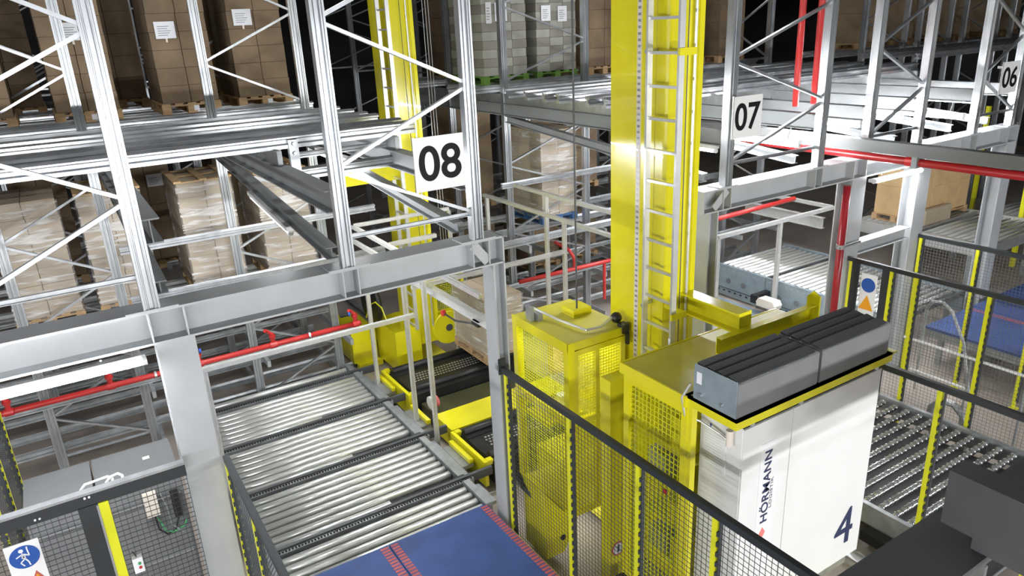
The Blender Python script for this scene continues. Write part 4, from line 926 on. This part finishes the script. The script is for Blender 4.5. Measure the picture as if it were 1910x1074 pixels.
o = M().box((15.5, 8.22, 1.21), (16.5, 8.30, 1.55)).build('loose_board', CARD2); tag(o, 'pale cardboard sheet leaning on the golden carton pallet', 'cardboard')
# tall yellow posts far right
for n, (x, y, h, lab) in enumerate(((20.3, 9.6, 3.2, 'far yellow post behind the raised conveyor'), (17.9, 7.4, 3.4, 'tall yellow fence post beside the far right column'))):
    o = M().bar((x, y, 0), (x, y, h), 0.09, 0.09, (0, 1, 0)).build('fence_post', YELF); tag(o, lab, 'post')
t = thing('aluminium_post', (14.6, 7.95, 0), 'white aluminium post with cross bar in front of the golden cartons', 'post')
M().box((14.56, 7.9, 0), (14.68, 8.0, 2.9)).build('post', ALU, t); M().bar((13.8, 7.95, 2.75), (15.6, 7.95, 2.75), 0.06, 0.08).build('cross_bar', GALV, t)
# hand rails behind the right fences
t = thing('hand_rail', (10.4, 4.6, 0), 'white tubular hand rail behind the right mesh fence', 'hand rail')
M().tube([(10.0, 5.35, 1.12), (10.0, 3.6, 1.12)], 0.022, 8).build('top_tube', WHITES, t); M().tube([(10.0, 5.2, 0.66), (10.0, 4.4, 0.66)], 0.022, 8).build('mid_tube', WHITES, t)
for y in (5.3, 4.4, 3.7): M().cyl((10.0, y, 0), (10.0, y, 1.12), 0.018, 8).build('stanchion', GALVD, t)
t = thing('hand_rail', (10.7, 5.1, 0), 'bent tube hoop standing in front of the right blue mat', 'hand rail')
M().tube([(10.7, 5.45, 0.0), (10.7, 5.45, 1.35), (10.7, 5.38, 1.5), (10.7, 5.22, 1.52), (10.7, 5.08, 1.42), (10.7, 4.85, 1.0), (10.7, 4.6, 0.0)], 0.022, 8).build('hoop', GALV, t)
t = thing('stair_wheel', (9.75, 4.35, 0), 'grey curved guard behind the right fence', 'guard')
M().tube([(9.8, 4.75, 0.0), (9.8, 4.72, 0.3), (9.8, 4.6, 0.45), (9.8, 4.42, 0.46), (9.8, 4.3, 0.36), (9.8, 4.2, 0.0)], 0.045, 8).build('arch', GALVD, t)

# ================================================================== aluminium guard frames
def alu_frame(name, bars, label, cat='guard frame', s=0.055):
    pts = [p for b in bars for p in b]
    t = thing(name, (sum(p[0] for p in pts)/len(pts), sum(p[1] for p in pts)/len(pts), min(p[2] for p in pts)), label, cat)
    for a, b in bars:
        vert = abs(a[2]-b[2]) > abs(a[0]-b[0])+abs(a[1]-b[1])
        g = M(); h = s/2; k = s*0.18
        g.sweep([(-h,-h),(-k,-h),(-k,-h+k),(k,-h+k),(k,-h),(h,-h),(h,h),(k,h),(k,h-k),(-k,h-k),(-k,h),(-h,h)], a, b, (0, 1, 0) if vert else (0, 0, 1))
        g.build('post' if vert else 'cross_bar', ALU, t)
    return t
alu_frame('light_curtain_frame', [((0.90, 8.45, 2.10), (3.62, 8.45, 2.10)), ((3.64, 8.76, 0), (3.64, 8.76, 2.65)), ((3.64, 8.10, 0), (3.64, 8.10, 2.65)), ((3.64, 10.20, 0), (3.64, 10.20, 2.2)), ((3.64, 8.10, 2.66), (3.64, 10.9, 2.66)), ((0.95, 8.45, 0), (0.95, 8.45, 2.07))], 'aluminium post frame standing at the end of the steel rollers')
alu_frame('light_curtain_frame', [((3.64, 10.5, 2.9), (3.64, 6.6, 2.9)), ((3.67, 10.53, 2.9), (5.3, 10.53, 2.9)), ((5.3, 10.53, 0), (5.3, 10.53, 2.87)), ((3.67, 9.2, 2.9), (4.4, 9.2, 2.9))], 'aluminium frame with long rail left of the second yellow mast')
alu_frame('light_curtain_frame', [((6.40, 10.20, 3.17), (6.40, 7.5, 3.17)), ((6.40, 9.3, 0), (6.40, 9.3, 3.14)), ((6.40, 7.6, 0), (6.40, 7.6, 3.14))], 'aluminium frame along the aisle just left of the wide yellow mast')
alu_frame('light_curtain_frame', [((6.25, 11.0, 2.90), (6.25, 7.5, 2.90)), ((6.25, 8.62, 0), (6.25, 8.62, 2.87)), ((6.25, 10.9, 0), (6.25, 10.9, 2.87)), ((3.7, 8.62, 2.42), (6.22, 8.62, 2.42))], 'aluminium frame crossing behind the slim grey column')
alu_frame('light_curtain_frame', [((9.65, 8.68, 1.98), (12.9, 8.68, 1.98)), ((9.65, 8.68, 0.1), (9.65, 8.68, 1.95)), ((11.32, 8.68, 0), (11.32, 8.68, 1.95)), ((12.9, 8.71, 1.98), (12.9, 10.4, 1.98))], 'aluminium portal frame over the conveyor right of the mast', s=0.07)
t = thing('sensor_beam', (4.4, 7.9, 2.3), 'dark edged beam with sensor running behind the slim grey column', 'beam')
M().ibeam((3.78, 6.55, 2.50), (3.78, 9.9, 2.50), 0.10, 0.09, 0.008, 0.01).build('girder', ALU, t)
M().box((3.74, 6.9, 2.40), (3.84, 7.05, 2.46)).build('sensor', BLACK, t)
g = M(); g.tube([(3.76, 7.05, 2.40), (3.68, 7.35, 2.36), (3.66, 7.6, 2.38)], 0.012, 6); g.build('cable', BLACK, t)
M().cyl((3.64, 7.62, 2.38), (3.68, 7.62, 2.38), 0.04, 12).build('red_beacon', RED, t)
o = M().ibeam((12.95, 8.9, 1.6), (12.95, 10.9, 1.6), 0.22, 0.12, 0.01, 0.012).build('support_beam', ALU); tag(o, 'pale support beam above the conveyor right of the mast', 'beam')

# ================================================================== dark steel of the viewing platform, near right
t = thing('platform_steel', (5.2, 1.6, 2.4), 'dark grey platform steelwork out of focus at the lower right', 'steelwork')
M().box((2.9, 1.60, 2.44), (4.45, 2.02, 2.50)).build('flange_plate', PAINTD, t)
M().box((4.24, 1.0, 2.62), (4.43, 1.87, 3.0)).build('edge_beam', PAINTD, t)
M().box((4.43, 0.9, 2.62), (7.5, 1.68, 3.0)).build('edge_beam', PAINTD, t)
M().box((4.30, 1.2, 2.50), (4.40, 1.7, 2.62)).build('web_plate', PAINTD, t)
